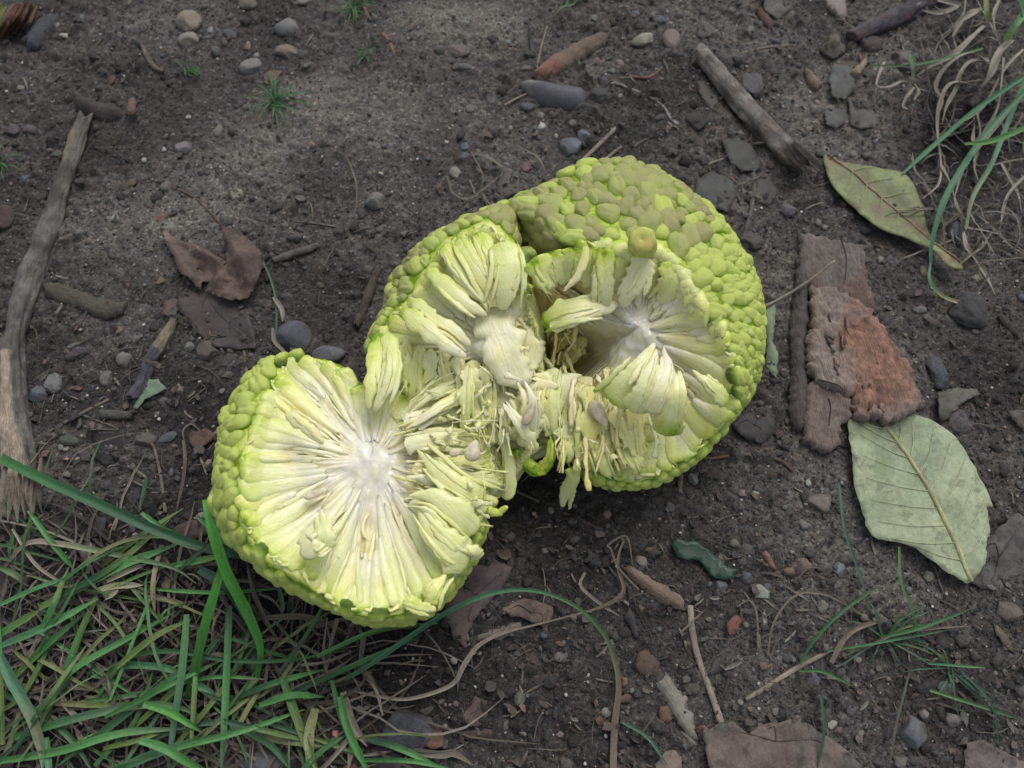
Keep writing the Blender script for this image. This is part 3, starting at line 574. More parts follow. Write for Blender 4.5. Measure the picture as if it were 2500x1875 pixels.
# long segments between the lobes (pixels, heights)
segs = [
 (secC, [(925,815,.047),(915,880,.052),(905,945,.053),(900,1000,.050)], 40, (1.0,.55)),
 (secC, [(945,815,.049),(955,880,.053),(940,950,.053),(915,1005,.050)], 44, (.85,.4)),
 (secC, [(990,758,.054),(1030,795,.059),(1085,840,.060),(1140,872,.057)], 46, (.9,.15)),
 (secC, [(1010,735,.052),(1060,780,.058),(1110,810,.058),(1150,845,.055)], 40, (.8,.3)),
 (secC, [(1228,590,.066),(1240,650,.066),(1235,710,.063),(1225,758,.058)], 78, (.85,.4)),
 (secC, [(1165,570,.063),(1195,630,.064),(1215,700,.062),(1225,745,.058)], 52, (.95,.4)),
 (secC, [(1120,585,.062),(1155,640,.064),(1190,700,.062),(1215,750,.058)], 46, (.95,.35)),
 (secC, [(1085,600,.060),(1120,655,.062),(1165,710,.061),(1205,750,.058)], 44, (.95,.35)),
 (secC, [(1045,660,.058),(1090,700,.060),(1140,740,.060),(1190,770,.057)], 42, (.95,.3)),
 (secB, [(1430,600,.071),(1425,640,.069),(1405,680,.066),(1375,712,.062)], 20, (.7,.1)),
 (secB, [(1470,605,.071),(1475,660,.067),(1478,710,.062),(1480,750,.056)], 54, (.95,.4)),
 (secB, [(1570,625,.070),(1560,670,.066),(1535,715,.061),(1520,750,.055)], 60, (.5,.3)),
 (secB, [(1325,790,.050),(1370,765,.056),(1440,750,.058),(1512,742,.054)], 62, (1.0,.1)),
 (secB, [(1345,800,.052),(1400,775,.057),(1460,755,.057),(1500,745,.054)], 40, (.6,.05)),
 (secB, [(1596,838,.058),(1572,890,.060),(1535,940,.058),(1492,985,.052)], 84, (.2,.98)),
 (secB, [(1592,850,.057),(1560,890,.058),(1510,930,.056),(1470,968,.050)], 44, (.2,.98)),
 (secB, [(1602,855,.061),(1590,910,.063),(1570,960,.061),(1545,1008,.054)], 62, (.2,.75)),
 (secB, [(1620,850,.058),(1628,900,.062),(1612,960,.062),(1588,1012,.056)], 58, (.1,.5)),
 (secB, [(1645,905,.060),(1652,960,.062),(1640,1020,.056),(1625,1065,.048)], 66, (.35,.98)),
 (secB, [(1690,905,.056),(1720,930,.058),(1750,960,.056),(1775,985,.052)], 46, (.4,.9)),
 (secA, [(1020,1100,.044),(1070,1150,.047),(1130,1200,.046),(1185,1225,.040)], 62, (.4,.75)),
 (secA, [(1000,1210,.046),(1060,1215,.048),(1120,1260,.046),(1165,1300,.040)], 70, (.5,.75)),
 (secA, [(1020,1240,.046),(1060,1300,.048),(1110,1350,.046),(1150,1365,.040)], 86, (.5,.75)),
 (secA, [(1120,1330,.044),(1155,1345,.044),(1172,1362,.040)], 34, (.6,.7)),
 (secA, [(1090,1400,.042),(1060,1440,.044),(1048,1475,.042)], 46, (.6,.75)),
 (secA, [(985,1468,.048),(1030,1482,.046),(1064,1489,.042)], 30, (.9,.6)),
 (secA, [(1190,1245,.036),(1215,1252,.034),(1240,1236,.036)], 22, (.95,.8)),
 (secA, [(745,1300,.060),(765,1330,.062),(790,1290,.060),(800,1265,.058)], 60, (.5,.4)),
 (secA, [(785,1245,.058),(795,1300,.062),(800,1345,.060)], 40, (.4,.75)),
 (secA, [(700,1010,.058),(745,1040,.060),(790,1085,.057)], 34, (.5,.3)),
 (secA, [(1000,1010,.044),(1050,970,.046),(1110,940,.044),(1150,930,.040)], 34, (.3,.8)),
 (secA, [(990,1050,.046),(1050,1010,.048),(1110,975,.046),(1165,950,.043)], 34, (.2,.7)),
 (secB, [(1400,1142,.030),(1395,1170,.026),(1380,1205,.018),(1373,1238,.010)], 36, (.9,.4)),
 (secC, [(1255,1098,.030),(1285,1132,.026),(1318,1144,.026),(1340,1120,.030),(1345,1070,.034)], 38, (.97,.9)),
 (secC, [(1225,1030,.034),(1235,1090,.034),(1246,1150,.032),(1242,1200,.028),(1225,1214,.026)], 34, (.4,.75)),
 (secC, [(1235,980,.048),(1262,1020,.050),(1285,1060,.046),(1310,1100,.038)], 34, (.2,.6)),
 (secC, [(1280,930,.050),(1300,980,.050),(1295,1040,.044),(1270,1090,.036)], 46, (.1,.6)),
]
for q, (sec, pts, w_, tt_) in enumerate(segs):
    nm = 'torn_segment'; torn(sec, pts, w_*1.05, th=0.0017, t=tt_, seed=1200+q, name=nm, jag=0.24, tips=(0.35, 1.0), nl=34, na=12, cup=-.12, wprof=((0.8, 1.0, 0.9, 0.7, 0.35) if tt_[0] > tt_[1] else (0.12, 0.45, 0.8, 1.0, 0.85)))
# hanging strips of the right half's torn lower wall, and ragged strips between the halves
def strips(sec, n, fa, fb, za, zb, w, t, seed, tan=0.0, curl=0.3):
    for k in range(n):
        u = (k+random.uniform(0.1, 0.9))/n
        a = np.array(crspline(np.array(fa, float), 50))[int(u*49)]; b = np.array(crspline(np.array(fb, float), 50))[int(u*49)]
        a = a+rng.normal(0, 10, 2); b = b+rng.normal(0, 12, 2); mid = (a+b)/2+rng.normal(0, 10, 2)
        z0, z1 = za+random.uniform(-.003, .003), zb+random.uniform(-.003, .003)
        torn(sec, [(*a, z0), (*(a*.6+mid*.4), z0*0.75+z1*.25+.002), (*mid, (z0+z1)/2+random.uniform(0, .004)), (*(mid*.4+b*.6), z0*.25+z1*.75+0.002), (*b, z1)], w*random.uniform(.8, 2.3),
             th=random.choice([.0008, .0012, .0020]), t=(t[0]+random.uniform(-.1, .1), t[1]+random.uniform(-.1, .1)), seed=seed+k, jag=0.6, tan=tan*random.random(), lump=0.4, tips=(0.2, 0), nl=34, na=10, cup=random.uniform(-.5, .5), wprof=random.choice([(1, .7, .6, .8, .2), (.3, .9, 1, .5, .6), (.8, .5, .9, .6, .15), (.5, 1.2, .5, .4, .1)]), name=random.choice(['torn_flesh', 'pulp_strip']))
strips(secB, 12, [(1340,900),(1400,920),(1480,960),(1560,1000)], [(1355,1090),(1420,1140),(1500,1165),(1600,1130)], .040, .030, 44, (.45, .75), 2000, tan=.35)
strips(secB, 9, [(1345,930),(1420,950),(1520,990),(1600,1020)], [(1380,1110),(1440,1140),(1500,1160),(1600,1120)], .034, .024, 30, (.6, .9), 2100, tan=.4)
strips(secC, 14, [(1180,900),(1130,880),(1060,850),(980,850)], [(1180,1080),(1100,1020),(1040,990),(960,985)], .046, .036, 24, (.4, .75), 2200)
strips(secC, 12, [(1330,900),(1300,940),(1240,930),(1200,930)], [(1330,1060),(1290,1080),(1240,1080),(1180,1080)], .042, .034, 38, (.25, .65), 2300)
strips(secA, 13, [(970,1000),(1000,1080),(1010,1150),(1000,1250)], [(1100,960),(1190,1060),(1220,1170),(1180,1290)], .043, .034, 38, (.3, .7), 2400)
strips(secB, 15, [(1330,690),(1370,740),(1400,800),(1420,860)], [(1300,760),(1320,810),(1350,860),(1370,910)], .030, .018, 26, (.3, .4), 2500, tan=.9)
for q, (a, b, c_, w_) in enumerate([((1305,628),(1330,668),(1362,690),54),((1345,614),(1360,650),(1385,690),50),((1395,604),(1395,640),(1392,690),48),((1435,600),(1440,650),(1435,705),46),((1505,605),(1508,650),(1506,715),44),((1610,612),(1600,660),(1580,720),48),((1650,640),(1640,690),(1612,740),52)]):
    torn(secB, [(*a, .068), (*b, .0645), (*c_, .056)], w_*random.uniform(1.05, 1.5), th=random.uniform(.0012, .0022), t=(.97, .5), seed=2600+q, jag=.2, wprof=(.9, 1, .9, .7, .35), nl=30, na=12, name='torn_segment')
# shreds: ragged crumbs and threads of pulp
def shreds(sec, n, box, z, seed):
    for k in range(n):
        x = random.uniform(box[0], box[2]); y = random.uniform(box[1], box[3]); a = random.uniform(0, 6.28); l = random.uniform(12, 34)
        zz = z+random.uniform(-.002, .003)
        pts = [(x, y, zz), (x+l*.5*math.cos(a)+random.uniform(-6, 6), y+l*.5*math.sin(a), zz+.001), (x+l*math.cos(a), y+l*math.sin(a), zz-.001)]
        torn(sec, pts, random.uniform(6, 16), th=0.0014, t=(.3, .7), seed=seed+k, jag=.6, lump=.4, name='pulp_shred', nl=10, na=7)
for sec, pts, w_, th_, tt_ in [(secC, [(1185,740,.0500),(1215,800,.0515),(1245,870,.0505),(1275,950,.0450)], 112, .008, (.24,.34)), (secC, [(1255,790,.0450),(1285,850,.0430),(1300,910,.0390)], 76, .009, (.3,.4))]:
    torn(sec, pts, w_, th=th_, t=tt_, seed=4100+w_, jag=.30, lump=.15, name='core_pulp', nl=44, na=26, tips=(.3, 1.0), tan=(.5 if sec is secB and pts[0][2] < .035 else 0))
shreds(secA, 12, (1040, 1020, 1165, 1280), .045, 3000)
shreds(secC, 10, (1060, 900, 1300, 1060), .046, 3100)
shreds(secB, 10, (1400, 1040, 1600, 1125), .036, 3200)
shreds(secA, 3, (760, 1260, 900, 1400), .0535, 3300)
# seeds
def seed_at(sec, x, y, z, l, w_, ang):
    V, F = ICO[2]; q = V*np.array([l/2*(1), w_/2, w_/2*0.7])*PXM*0.87; q[:, 1:] *= (1-0.35*(V[:, :1]))
    c, s = math.cos(ang), math.sin(ang); q = np.stack([q[:, 0]*c-q[:, 1]*s, q[:, 0]*s+q[:, 1]*c, q[:, 2]], -1)*.9+W(x, y, z-.0012)
    mk('seed', q, F, SEED, sec)
seed_at(secA, 1155, 1100, .050, 60, 40, rad(75)); seed_at(secB, 1462, 1010, .045, 84, 38, rad(-62)); seed_at(secC, 1293, 1010, .052, 70, 26, rad(65))
seed_at(secA, 770, 1206, .0520, 60, 20, rad(20)); seed_at(secB, 1395, 830, .030, 60, 30, rad(-70)); seed_at(secA, 1112, 1105, .047, 34, 22, rad(10))
# the stem stub sitting in the rind
c0 = W(1572, 612, .062); c1 = W(1568, 584, .080); ax = c1-c0; L_ = np.linalg.norm(ax); ax /= L_
sx = np.cross(ax, [0, 1, 0]); sx /= np.linalg.norm(sx); sy = np.cross(ax, sx)
prof = [(-.3, .0044), (.0, .0048), (.35, .0050), (.7, .0051), (.86, .0050), (.95, .0045), (.985, .0038), (1.0, .0022), (.995, .0008), (.97, 0.00001)]
a_ = np.linspace(0, 2*math.pi, 40, endpoint=False); V = []
for h, r_ in prof:
    rj = r_*(1+0.04*np.sin(a_*3+h*2)+0.03*np.sin(a_*7)); V.append(c0+ax*h*L_+sx*(rj*np.cos(a_))[:, None]+sy*(rj*np.sin(a_))[:, None])
mk('stem_stub', np.vstack(V), grid_faces(len(prof), 40, True), STUB, secB)

# wet curls on the white cores
for sec, (x0, y0), z0, n in []:
    for k in range(n):
        a = random.uniform(0, 6.28); r_ = abs(random.gauss(0, 42)); x = x0+r_*math.cos(a); y = y0+r_*math.sin(a)*1.2; b_ = a+random.gauss(0, .5); l = random.uniform(16, 46)
        torn(sec, [(x, y, z0-.0012), (x+l*.5*math.cos(b_)+random.uniform(-7, 7), y+l*.5*math.sin(b_), z0+random.uniform(0, .0006)), (x+l*math.cos(b_), y+l*math.sin(b_), z0-.0012)], random.uniform(4, 10), th=.0012, t=(0, .12), seed=3600+k, jag=.4, lump=.4, name='pulp_shred', nl=12, na=8)

# fine torn fibres over the cut faces and threads strung across the tears
fibres(A, secA, 330, seed=5000)
fibres(Cc, secC, 300, sel=lambda th: not (-0.7 < th < 0.7), seed=5600)
fibres(B, secB, 330, sel=lambda th: abs(th) < 2.75, seed=6200)
fibres(D, secC, 140, seed=6800, tan=.3)
def web(sec, n, x0, y0, x1, y1, z, ang, spread, l0, l1, seed, t=(.2, .7), wmm=(.4, 1.9), tan=0.0):
    out = []
    for k in range(n):
        x = random.uniform(x0, x1); y = random.uniform(y0, y1); a = rad(random.gauss(ang, spread)); l = random.uniform(l0, l1); zz = z+random.uniform(-.004, .003)
        pts = [(x-l/2*math.cos(a), y-l/2*math.sin(a), zz), (x+random.gauss(0, l*.08), y+random.gauss(0, l*.08), zz+random.uniform(-.001, .002)), (x+l/2*math.cos(a), y+l/2*math.sin(a), zz-.002)]
        w_ = random.uniform(*wmm)/1000
        out.append(strand('f', px(pts), [w_*random.uniform(.3, 2.5), w_, w_*.7, w_*random.uniform(.3, 2)], random.uniform(.0003, .0009), (0, -.2, 1), sec, random.uniform(*t), random.uniform(*t), jag=.5, seed=seed+k, lump=.3, nl=14, na=6, tips=(.3, 0), tan=tan*random.random(), raw=True))
    joined_flesh('torn_threads', out, sec)
web(secC, 26, 960, 880, 1180, 1050, .044, -35, 25, 40, 130, 7000)
web(secC, 36, 1160, 900, 1320, 1090, .044, 75, 25, 40, 120, 7300)
web(secA, 24, 980, 1000, 1190, 1260, .043, 15, 35, 40, 120, 7600)
web(secB, 34, 1350, 920, 1600, 1130, .039, 85, 12, 50, 150, 8000, tan=.4)
web(secB, 30, 1300, 640, 1400, 900, .036, 70, 30, 30, 90, 8300, tan=.6)
web(secC, 10, 1160, 740, 1290, 930, .053, 60, 40, 20, 60, 8500, t=(.1, .35))
for par, parts in list(FIB.values()): joined_flesh('flesh_threads', parts, par)
_srgb = srgb
def srgb(r, g, b):
    c = np.array(_srgb(r, g, b)); l = c@np.array([.3, .55, .15]); k = (0.30 if g < max(r, b) else 0.14)+(0.16 if r-b > 60 and g < r else 0)
    c = (c*(1-k)+l*k)*(np.array([.90, .93, .95]) if g < max(r, b) else np.array([.98, .96, .86])); return tuple(c)
# ------------------------------------------------------------------ builders for what lies on the soil
def streak_mat(name, rough=0.7, contrast=0.35, spec=0.3, bstr=0.4, sc=(1.0, 0.06, 1), base_scale=8.0, spots=None, sss=0.0, bdist=0.0004, fine=900, veins=0):
    m, t, p = nt(name)
    c = attr(t, 'tint', 'Color'); uv = N(t, 'ShaderNodeCombineXYZ', {0: attr(t, 'across'), 1: attr(t, 'along'), 2: rnd(t)}).outputs[0]
    f = noise(t, base_scale, 5, 0.65, vec=uv, stretch=sc, dist=0.2); f2 = noise(t, fine, 4, 0.65)
    v = ramp(t, f, [(0.32, (1-contrast,)*3), (0.68, (1+contrast*0.7,)*3)])
    c = mixc(t, 1.0, c, v, 'MULTIPLY')
    c = mixc(t, 1.0, c, ramp(t, f2, [(0.3, (0.78,)*3), (0.7, (1.18,)*3)]), 'MULTIPLY')
    if spots:
        if veins:
            ve = N(t, 'ShaderNodeTexVoronoi', {'Vector': N(t, 'ShaderNodeTexCoord').outputs['Object'], 'Scale': veins}, feature='DISTANCE_TO_EDGE').outputs['Distance']
            c = mixc(t, ramp(t, ve, [(0.0, (0.5,)*3), (0.07, (0,0,0))]), c, mixc(t, 1.0, c, (1.25, 1.25, 1.15), 'MULTIPLY'))
            ve2 = N(t, 'ShaderNodeTexVoronoi', {'Vector': N(t, 'ShaderNodeTexCoord').outputs['Object'], 'Scale': veins*.18}, feature='DISTANCE_TO_EDGE').outputs['Distance']
            c = mixc(t, ramp(t, ve2, [(0.0, (0.2,)*3), (0.03, (0,0,0))]), c, mixc(t, 1.0, c, (1.2, 1.2, 1.1), 'MULTIPLY'))
        g = noise(t, spots[0], 5, 0.7); c = mixc(t, ramp(t, g, [(spots[1], (0,0,0)), (spots[1]+0.07, (spots[2],)*3)]), c, spots[3])
    t.links.new(c, p.inputs['Base Color']); p.inputs['Roughness'].default_value = rough; p.inputs['Specular IOR Level'].default_value = spec
    if sss: p.inputs['Subsurface Weight'].default_value = sss; p.inputs['Subsurface Radius'].default_value = (0.001, 0.0015, 0.0004)
    b = bump(t, p, f, bstr, bdist); bump(t, p, f2, bstr*0.8, bdist*0.6, b); return m
GRASSM = streak_mat('grass_blade_skin', rough=0.45, contrast=0.30, spec=0.45, bstr=0.35, sc=(2.2, 0.10, 1), spots=(220, 0.68, 0.45, srgb(150, 150, 100)), sss=0.1)
DRYM = streak_mat('dry_grass_skin', rough=0.7, contrast=0.35, bstr=0.6, sc=(2.2, 0.08, 1))
WOODM = streak_mat('weathered_wood', rough=0.85, contrast=0.45, bstr=1.0, sc=(2.6, 0.12, 1), bdist=0.0008)
BARKM = streak_mat('bark_skin', rough=0.92, contrast=0.48, bstr=0.8, sc=(2.2, 0.16, 1), bdist=0.0010, fine=500)
LEAFM = streak_mat('leaf_skin', rough=0.62, contrast=0.18, bstr=0.35, sc=(1.0, 1.0, 1), spots=(200, 0.56, 0.6, srgb(70, 60, 54)), fine=700, veins=420)
GREENLEAFM = streak_mat('green_leaf_skin', rough=0.55, contrast=0.12, bstr=0.25, sc=(1.0, 1.0, 1), spots=(150, 0.56, 0.5, srgb(96, 98, 78)), fine=500, veins=650)
GLOSSM = streak_mat('glossy_leaf_skin', rough=0.38, contrast=0.3, spec=0.4, bstr=0.35, sc=(1, 1, 1))
STONEM = streak_mat('stone_skin', rough=0.72, contrast=0.16, bstr=0.35, sc=(1, 1, 1), base_scale=6, spots=(700, 0.66, 0.35, srgb(86, 78, 70)), fine=1100)
CLODM = streak_mat('clod_skin', rough=0.97, contrast=0.3, bstr=1.0, sc=(1, 1, 1), base_scale=6, spec=0.15, fine=900)

def tinted(V, c, amp=0.12, fr=250, s=0, c2=None, f2=120):
    c = np.array(c, float); n = fbm3(np.asarray(V)*fr+s, s % 50, 3)
    col = c[None, :]*(1+amp*2*n)[:, None]
    if c2 is not None:
        k = np.clip((fbm3(np.asarray(V)*f2+s*1.7, s % 31, 2))*3+0.5, 0, 1)[:, None]; col = col*(1-k)+np.array(c2)[None, :]*(1+amp*2*n)[:, None]*k
    return np.clip(col, 0.002, 1)
def aa(V, ax=(1, 0)):
    V = np.asarray(V); return {'across': (V[:, 1]*ax[0]-V[:, 0]*ax[1])*220, 'along': (V[:, 0]*ax[0]+V[:, 1]*ax[1])*220}

SN = [0]
def stone(px_, py_, w_, h_, rot=0, col=(120, 115, 105), col2=None, ang=0.4, flat=0.62, sink=0.38, label=None, group=None, parent=None, name='pebble', cat='pebble', mat=None, lump=0.10, sub=3, shape=None, lift=0):
    SN[0] += 1; s = SN[0]; r_ = np.random.default_rng(s)
    V, F = ICO[sub]; q = V.copy()
    for k in range(int(ang*16)):
        n = r_.normal(size=3); n[2] = abs(n[2])*0.8; n /= np.linalg.norm(n); d = r_.uniform(0.62, 0.9)
        e = np.clip(q@n-d, 0, None); q = q-e[:, None]*n*0.92
    q *= (1+lump*fbm3(V*1.4+s*3, s, 3))[:, None]
    if shape is not None: q = shape(q)
    c = WG(px_, py_, lift)[0]; rx, ry = w_*PXM/2*1.06, h_*PXM/2*1.14
    a = -rad(rot); q = q*np.array([rx, ry, min(rx, ry)*flat*1.15])
    x = q[:, 0]*math.cos(a)-q[:, 1]*math.sin(a); y = q[:, 0]*math.sin(a)+q[:, 1]*math.cos(a)
    P = np.stack([x+c[0], y+c[1], q[:, 2]+c[2]+min(rx, ry)*flat*(1-2*sink)], -1)
    P += 0.00018*fbm3(P*900, s, 2)[:, None]
    at = aa(P); at['tint'] = tinted(P, srgb(*col), 0.10, 300, s, srgb(*col2) if col2 else None, 90)
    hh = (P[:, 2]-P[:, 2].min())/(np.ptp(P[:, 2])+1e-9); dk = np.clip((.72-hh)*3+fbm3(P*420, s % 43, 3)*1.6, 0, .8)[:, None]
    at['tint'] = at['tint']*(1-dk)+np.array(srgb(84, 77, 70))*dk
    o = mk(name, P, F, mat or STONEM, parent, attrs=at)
    if parent is None: tag(o, label, cat, group)
    return o

def poly_jag(P, step, amp, s):
    out = []; n = len(P)
    for i in range(n):
        a, b = P[i], P[(i+1) % n]; L = np.linalg.norm(b-a); k = max(1, int(L/step)); d = (b-a)/(L+1e-12); nn = np.array([-d[1], d[0]])
        for j in range(k):
            t_ = j/k; q = a+(b-a)*t_
            e = amp*(vn2(np.array([q[0]*900+s]), np.array([q[1]*900+s*3]), s)[0]*2-1)+amp*0.6*(vn2(np.array([q[0]*2300+s]), np.array([q[1]*2300]), s+1)[0]*2-1)
            out.append(q+nn*e)
    return np.array(out)
def smooth_closed(P, n=4):
    Q = np.vstack([P[-1], P, P[0], P[1]]); out = []
    for i in range(1, len(P)+1):
        p0, p1, p2, p3 = Q[i-1], Q[i], Q[i+1], Q[i+2 if i+2 < len(Q) else -1]
        for u in np.linspace(0, 1, n, endpoint=False):
            out.append(0.5*((2*p1)+(-p0+p2)*u+(2*p0-5*p1+4*p2-p3)*u*u+(-p0+3*p1-3*p2+p3)*u**3))
    return np.array(out)
def sheet(name, out, lift, thick, col, mat, parent=None, jag=0.0004, step=0.0014, dens=0.0022, amp=0.0008, freq=120, dome=0.0, edge=0.002, tilt=(0, 0), fold=None, grain=0, smooth=False, col2=None, c2f=70, tam=0.12, label=None, cat=None, group=None, s=None, zf=None, tintf=None, rough_top=0.0, clip_end=None):
    SN[0] += 1; s = s or SN[0]
    P = WG([a for a, b in out], [b for a, b in out], lift)[:, :2]
    if smooth: P = smooth_closed(P)
    c = P.mean(0); P = poly_jag(P, step, jag, s)
    lo, hi = P.min(0), P.max(0); r_ = np.random.default_rng(s)
    g = np.stack(np.meshgrid(np.arange(lo[0], hi[0], dens), np.arange(lo[1], hi[1], dens), indexing='ij'), -1).reshape(-1, 2)+0
    g = g+r_.uniform(-0.3, 0.3, g.shape)*dens
    A_, B_ = P, np.roll(P, -1, 0)
    def dist(q):
        ab = B_-A_; t_ = np.clip(((q[:, None]-A_[None])*ab[None]).sum(-1)/((ab**2).sum(-1)+1e-15), 0, 1)
        return np.sqrt((((A_[None]+ab[None]*t_[..., None])-q[:, None])**2).sum(-1)).min(1)
    d = dist(g); g = g[d > dens*0.45]
    n = len(P); vs = [Vector(p) for p in np.vstack([P, g])]
    V2, E2, F2, *_ = delaunay_2d_cdt(vs, [], [list(range(n))], 1, 1e-7)
    V2 = np.array([tuple(v) for v in V2]); F2 = np.array([f for f in F2 if len(f) == 3])
    a = V2[F2[:, 0]]; b = V2[F2[:, 1]]; cc = V2[F2[:, 2]]
    ar = (b[:, 0]-a[:, 0])*(cc[:, 1]-a[:, 1])-(b[:, 1]-a[:, 1])*(cc[:, 0]-a[:, 0]); F2[ar < 0] = F2[ar < 0][:, ::-1]
    def zfun(x, y):
        x = np.atleast_1d(x); y = np.atleast_1d(y)
        z = g_low(x, y)*0.6+g_low(c[0:1], c[1:2])[0]*0.4+lift+tilt[0]*(x-c[0])+tilt[1]*(y-c[1])+amp*fbm2(x*freq+s, y*freq, s % 40, 3)
        if fold:      # fold: list of (pxA, pyA, pxB, pyB, height, width) ridges
            for (ax, ay, bx, by, h, wd) in fold:
                p0 = W(ax, ay)[:2]; p1 = W(bx, by)[:2]; ab = p1-p0; t_ = np.clip(((x-p0[0])*ab[0]+(y-p0[1])*ab[1])/(ab@ab), 0, 1)
                dd = np.hypot(x-p0[0]-ab[0]*t_, y-p0[1]-ab[1]*t_); z = z+h*np.exp(-(dd/wd)**2)
        if zf: z = z+zf(x, y, c)
        return z
    dd = dist(V2); Z = zfun(V2[:, 0], V2[:, 1])
    if dome: Z = Z+dome*(1-np.exp(-dd/edge))
    if rough_top: Z = Z+rough_top*fbm2(V2[:, 0]*500+s, V2[:, 1]*500, s % 33, 3)
    top = np.column_stack([V2, Z]); bot = np.column_stack([V2, zfun(V2[:, 0], V2[:, 1])-thick]); m_ = len(V2)
    e = np.vstack([F2[:, [0, 1]], F2[:, [1, 2]], F2[:, [2, 0]]]); key = np.sort(e, 1); _, inv, cnt = np.unique(key, axis=0, return_inverse=True, return_counts=True)
    be = e[cnt[inv.ravel()] == 1]
    side = np.vstack([np.stack([be[:, 1], be[:, 0], be[:, 0]+m_], -1), np.stack([be[:, 1], be[:, 0]+m_, be[:, 1]+m_], -1)])
    V = np.vstack([top, bot]); F = np.vstack([F2, F2[:, ::-1]+m_, side])
    ax = (math.cos(rad(-grain)), math.sin(rad(-grain)))
    at = aa(V, ax); at['tint'] = tinted(V, srgb(*col), tam, 200, s, srgb(*col2) if col2 else None, c2f)
    if tintf is not None: at['tint'] = np.clip(tintf(V, at['tint']), 0.002, 1)
    o = mk(name, V, F, mat, parent, attrs=at)
    if parent is None: tag(o, label, cat, group)
    o_z = lambda x, y: zfun(np.atleast_1d(x), np.atleast_1d(y))+(dome*0.9 if dome else 0)
    return o, o_z
def vein(name, pts, w0, w1, zf, col, parent, off=0.00015):
    P = WG([a for a, b in pts], [b for a, b in pts], 0.003); C = crspline(P, 24)
    C[:, 2] = zf(C[:, 0], C[:, 1])+off
    u = np.linspace(0, 1, 24); r_ = (w0+(w1-w0)*u)/2*PXM
    return tube(name, C, r_, col, parent, DRYM, na=6, amp=0.1)
def tube(name, C, r_, col, parent, mat, na=8, amp=0.15, s=None, flat=1.0, col2=None, tintf=None, fr=None, label=None, cat=None, group=None, endj=0.0, groove=0.0):
    SN[0] += 1; s = s or SN[0]; nl = len(C); T = frames(C); S = np.cross(T, [0, 0, 1]); S /= np.linalg.norm(S, axis=1)[:, None]+1e-9; U = np.cross(S, T)
    a = np.linspace(0, 2*math.pi, na, endpoint=False); u = np.linspace(0, 1, nl)
    dist_ = np.r_[0, np.cumsum(np.linalg.norm(np.diff(C, axis=0), axis=1))]
    X = r_[:, None]*np.cos(a)[None]; Z = r_[:, None]*np.sin(a)[None]*flat
    P = C[:, None]+S[:, None]*X[..., None]+U[:, None]*Z[..., None]
    n = fbm3(P.reshape(-1, 3)*(fr or 300)+s, s % 60, 3).reshape(X.shape)
    k = 1+amp*2*n
    if groove: k = k+groove*fbm2(np.broadcast_to(np.sin(a)[None]*3.2+np.cos(a)[None]*2.3+s, X.shape), np.broadcast_to(dist_[:, None]*70, X.shape), s % 37, 4)
    P = C[:, None]+(P-C[:, None])*k[..., None]
    if endj:
        j = endj*(vn2(a*2.3+s, a*0+s, s % 9)-0.3); P[-1] += T[-1]*j[:, None]; P[-2] += T[-1]*(j*0.6)[:, None]
        j = endj*(vn2(a*2.3+s+40, a*0+s, s % 9)-0.3); P[0] -= T[0]*j[:, None]; P[1] -= T[0]*(j*0.6)[:, None]
    V = np.vstack([P.reshape(-1, 3), C[0], C[-1]]); F = grid_faces(nl, na, True); kk = len(V)-2; i = np.arange(na); j = (i+1) % na
    tri = np.vstack([F[:, [0, 1, 2]], F[:, [0, 2, 3]], np.stack([i, np.full(na, kk), j], -1), np.stack([(nl-1)*na+i, (nl-1)*na+j, np.full(na, kk+1)], -1)])
    ext = lambda A: np.concatenate([A, A[:1], A[-1:]])
    tint = tinted(V, srgb(*col), 0.28, 260, s, srgb(*col2) if col2 else None, 80)
    at = {'across': ext((np.broadcast_to(a, X.shape)*r_.mean()*260).ravel()), 'along': ext(np.repeat(dist_*220, na)), 'tint': tint}
    if tintf is not None: at['tint'] = np.clip(tintf(ext(np.repeat(u, na)), ext(np.broadcast_to(a, X.shape).ravel()), V, tint), 0.002, 1)
    o = mk(name, V, tri[:, ::-1], mat, parent, attrs=at)
    if parent is None and (label or cat): tag(o, label, cat, group)
    return o
def path(pts, n, lift):
    """pts: (px, py[, extra height]) on the soil -> smooth world line"""
    h = np.array([p[2] if len(p) > 2 else 0 for p in pts])/1000
    P = WG([p[0] for p in pts], [p[1] for p in pts], lift+h); return crspline(P, n)
def stick(name, pts, widths, col, label, cat='stick', sinkf=0.6, n=60, na=20, **k):
    wd = np.array(widths, float); P0 = path(pts, n, 0.0); u = np.linspace(0, 1, n); r_ = np.interp(u, np.linspace(0, 1, len(wd)), wd)*PXM/2*0.97
    C = path(pts, n, float(r_.mean())*sinkf); C[:, 2] = np.convolve(np.pad(C[:, 2], 6, 'edge'), np.ones(13)/13, 'valid')
    return tube(name, C, r_, col, None, k.pop('mat', BARKM), na=na, label=label, cat=cat, **k), C, r_
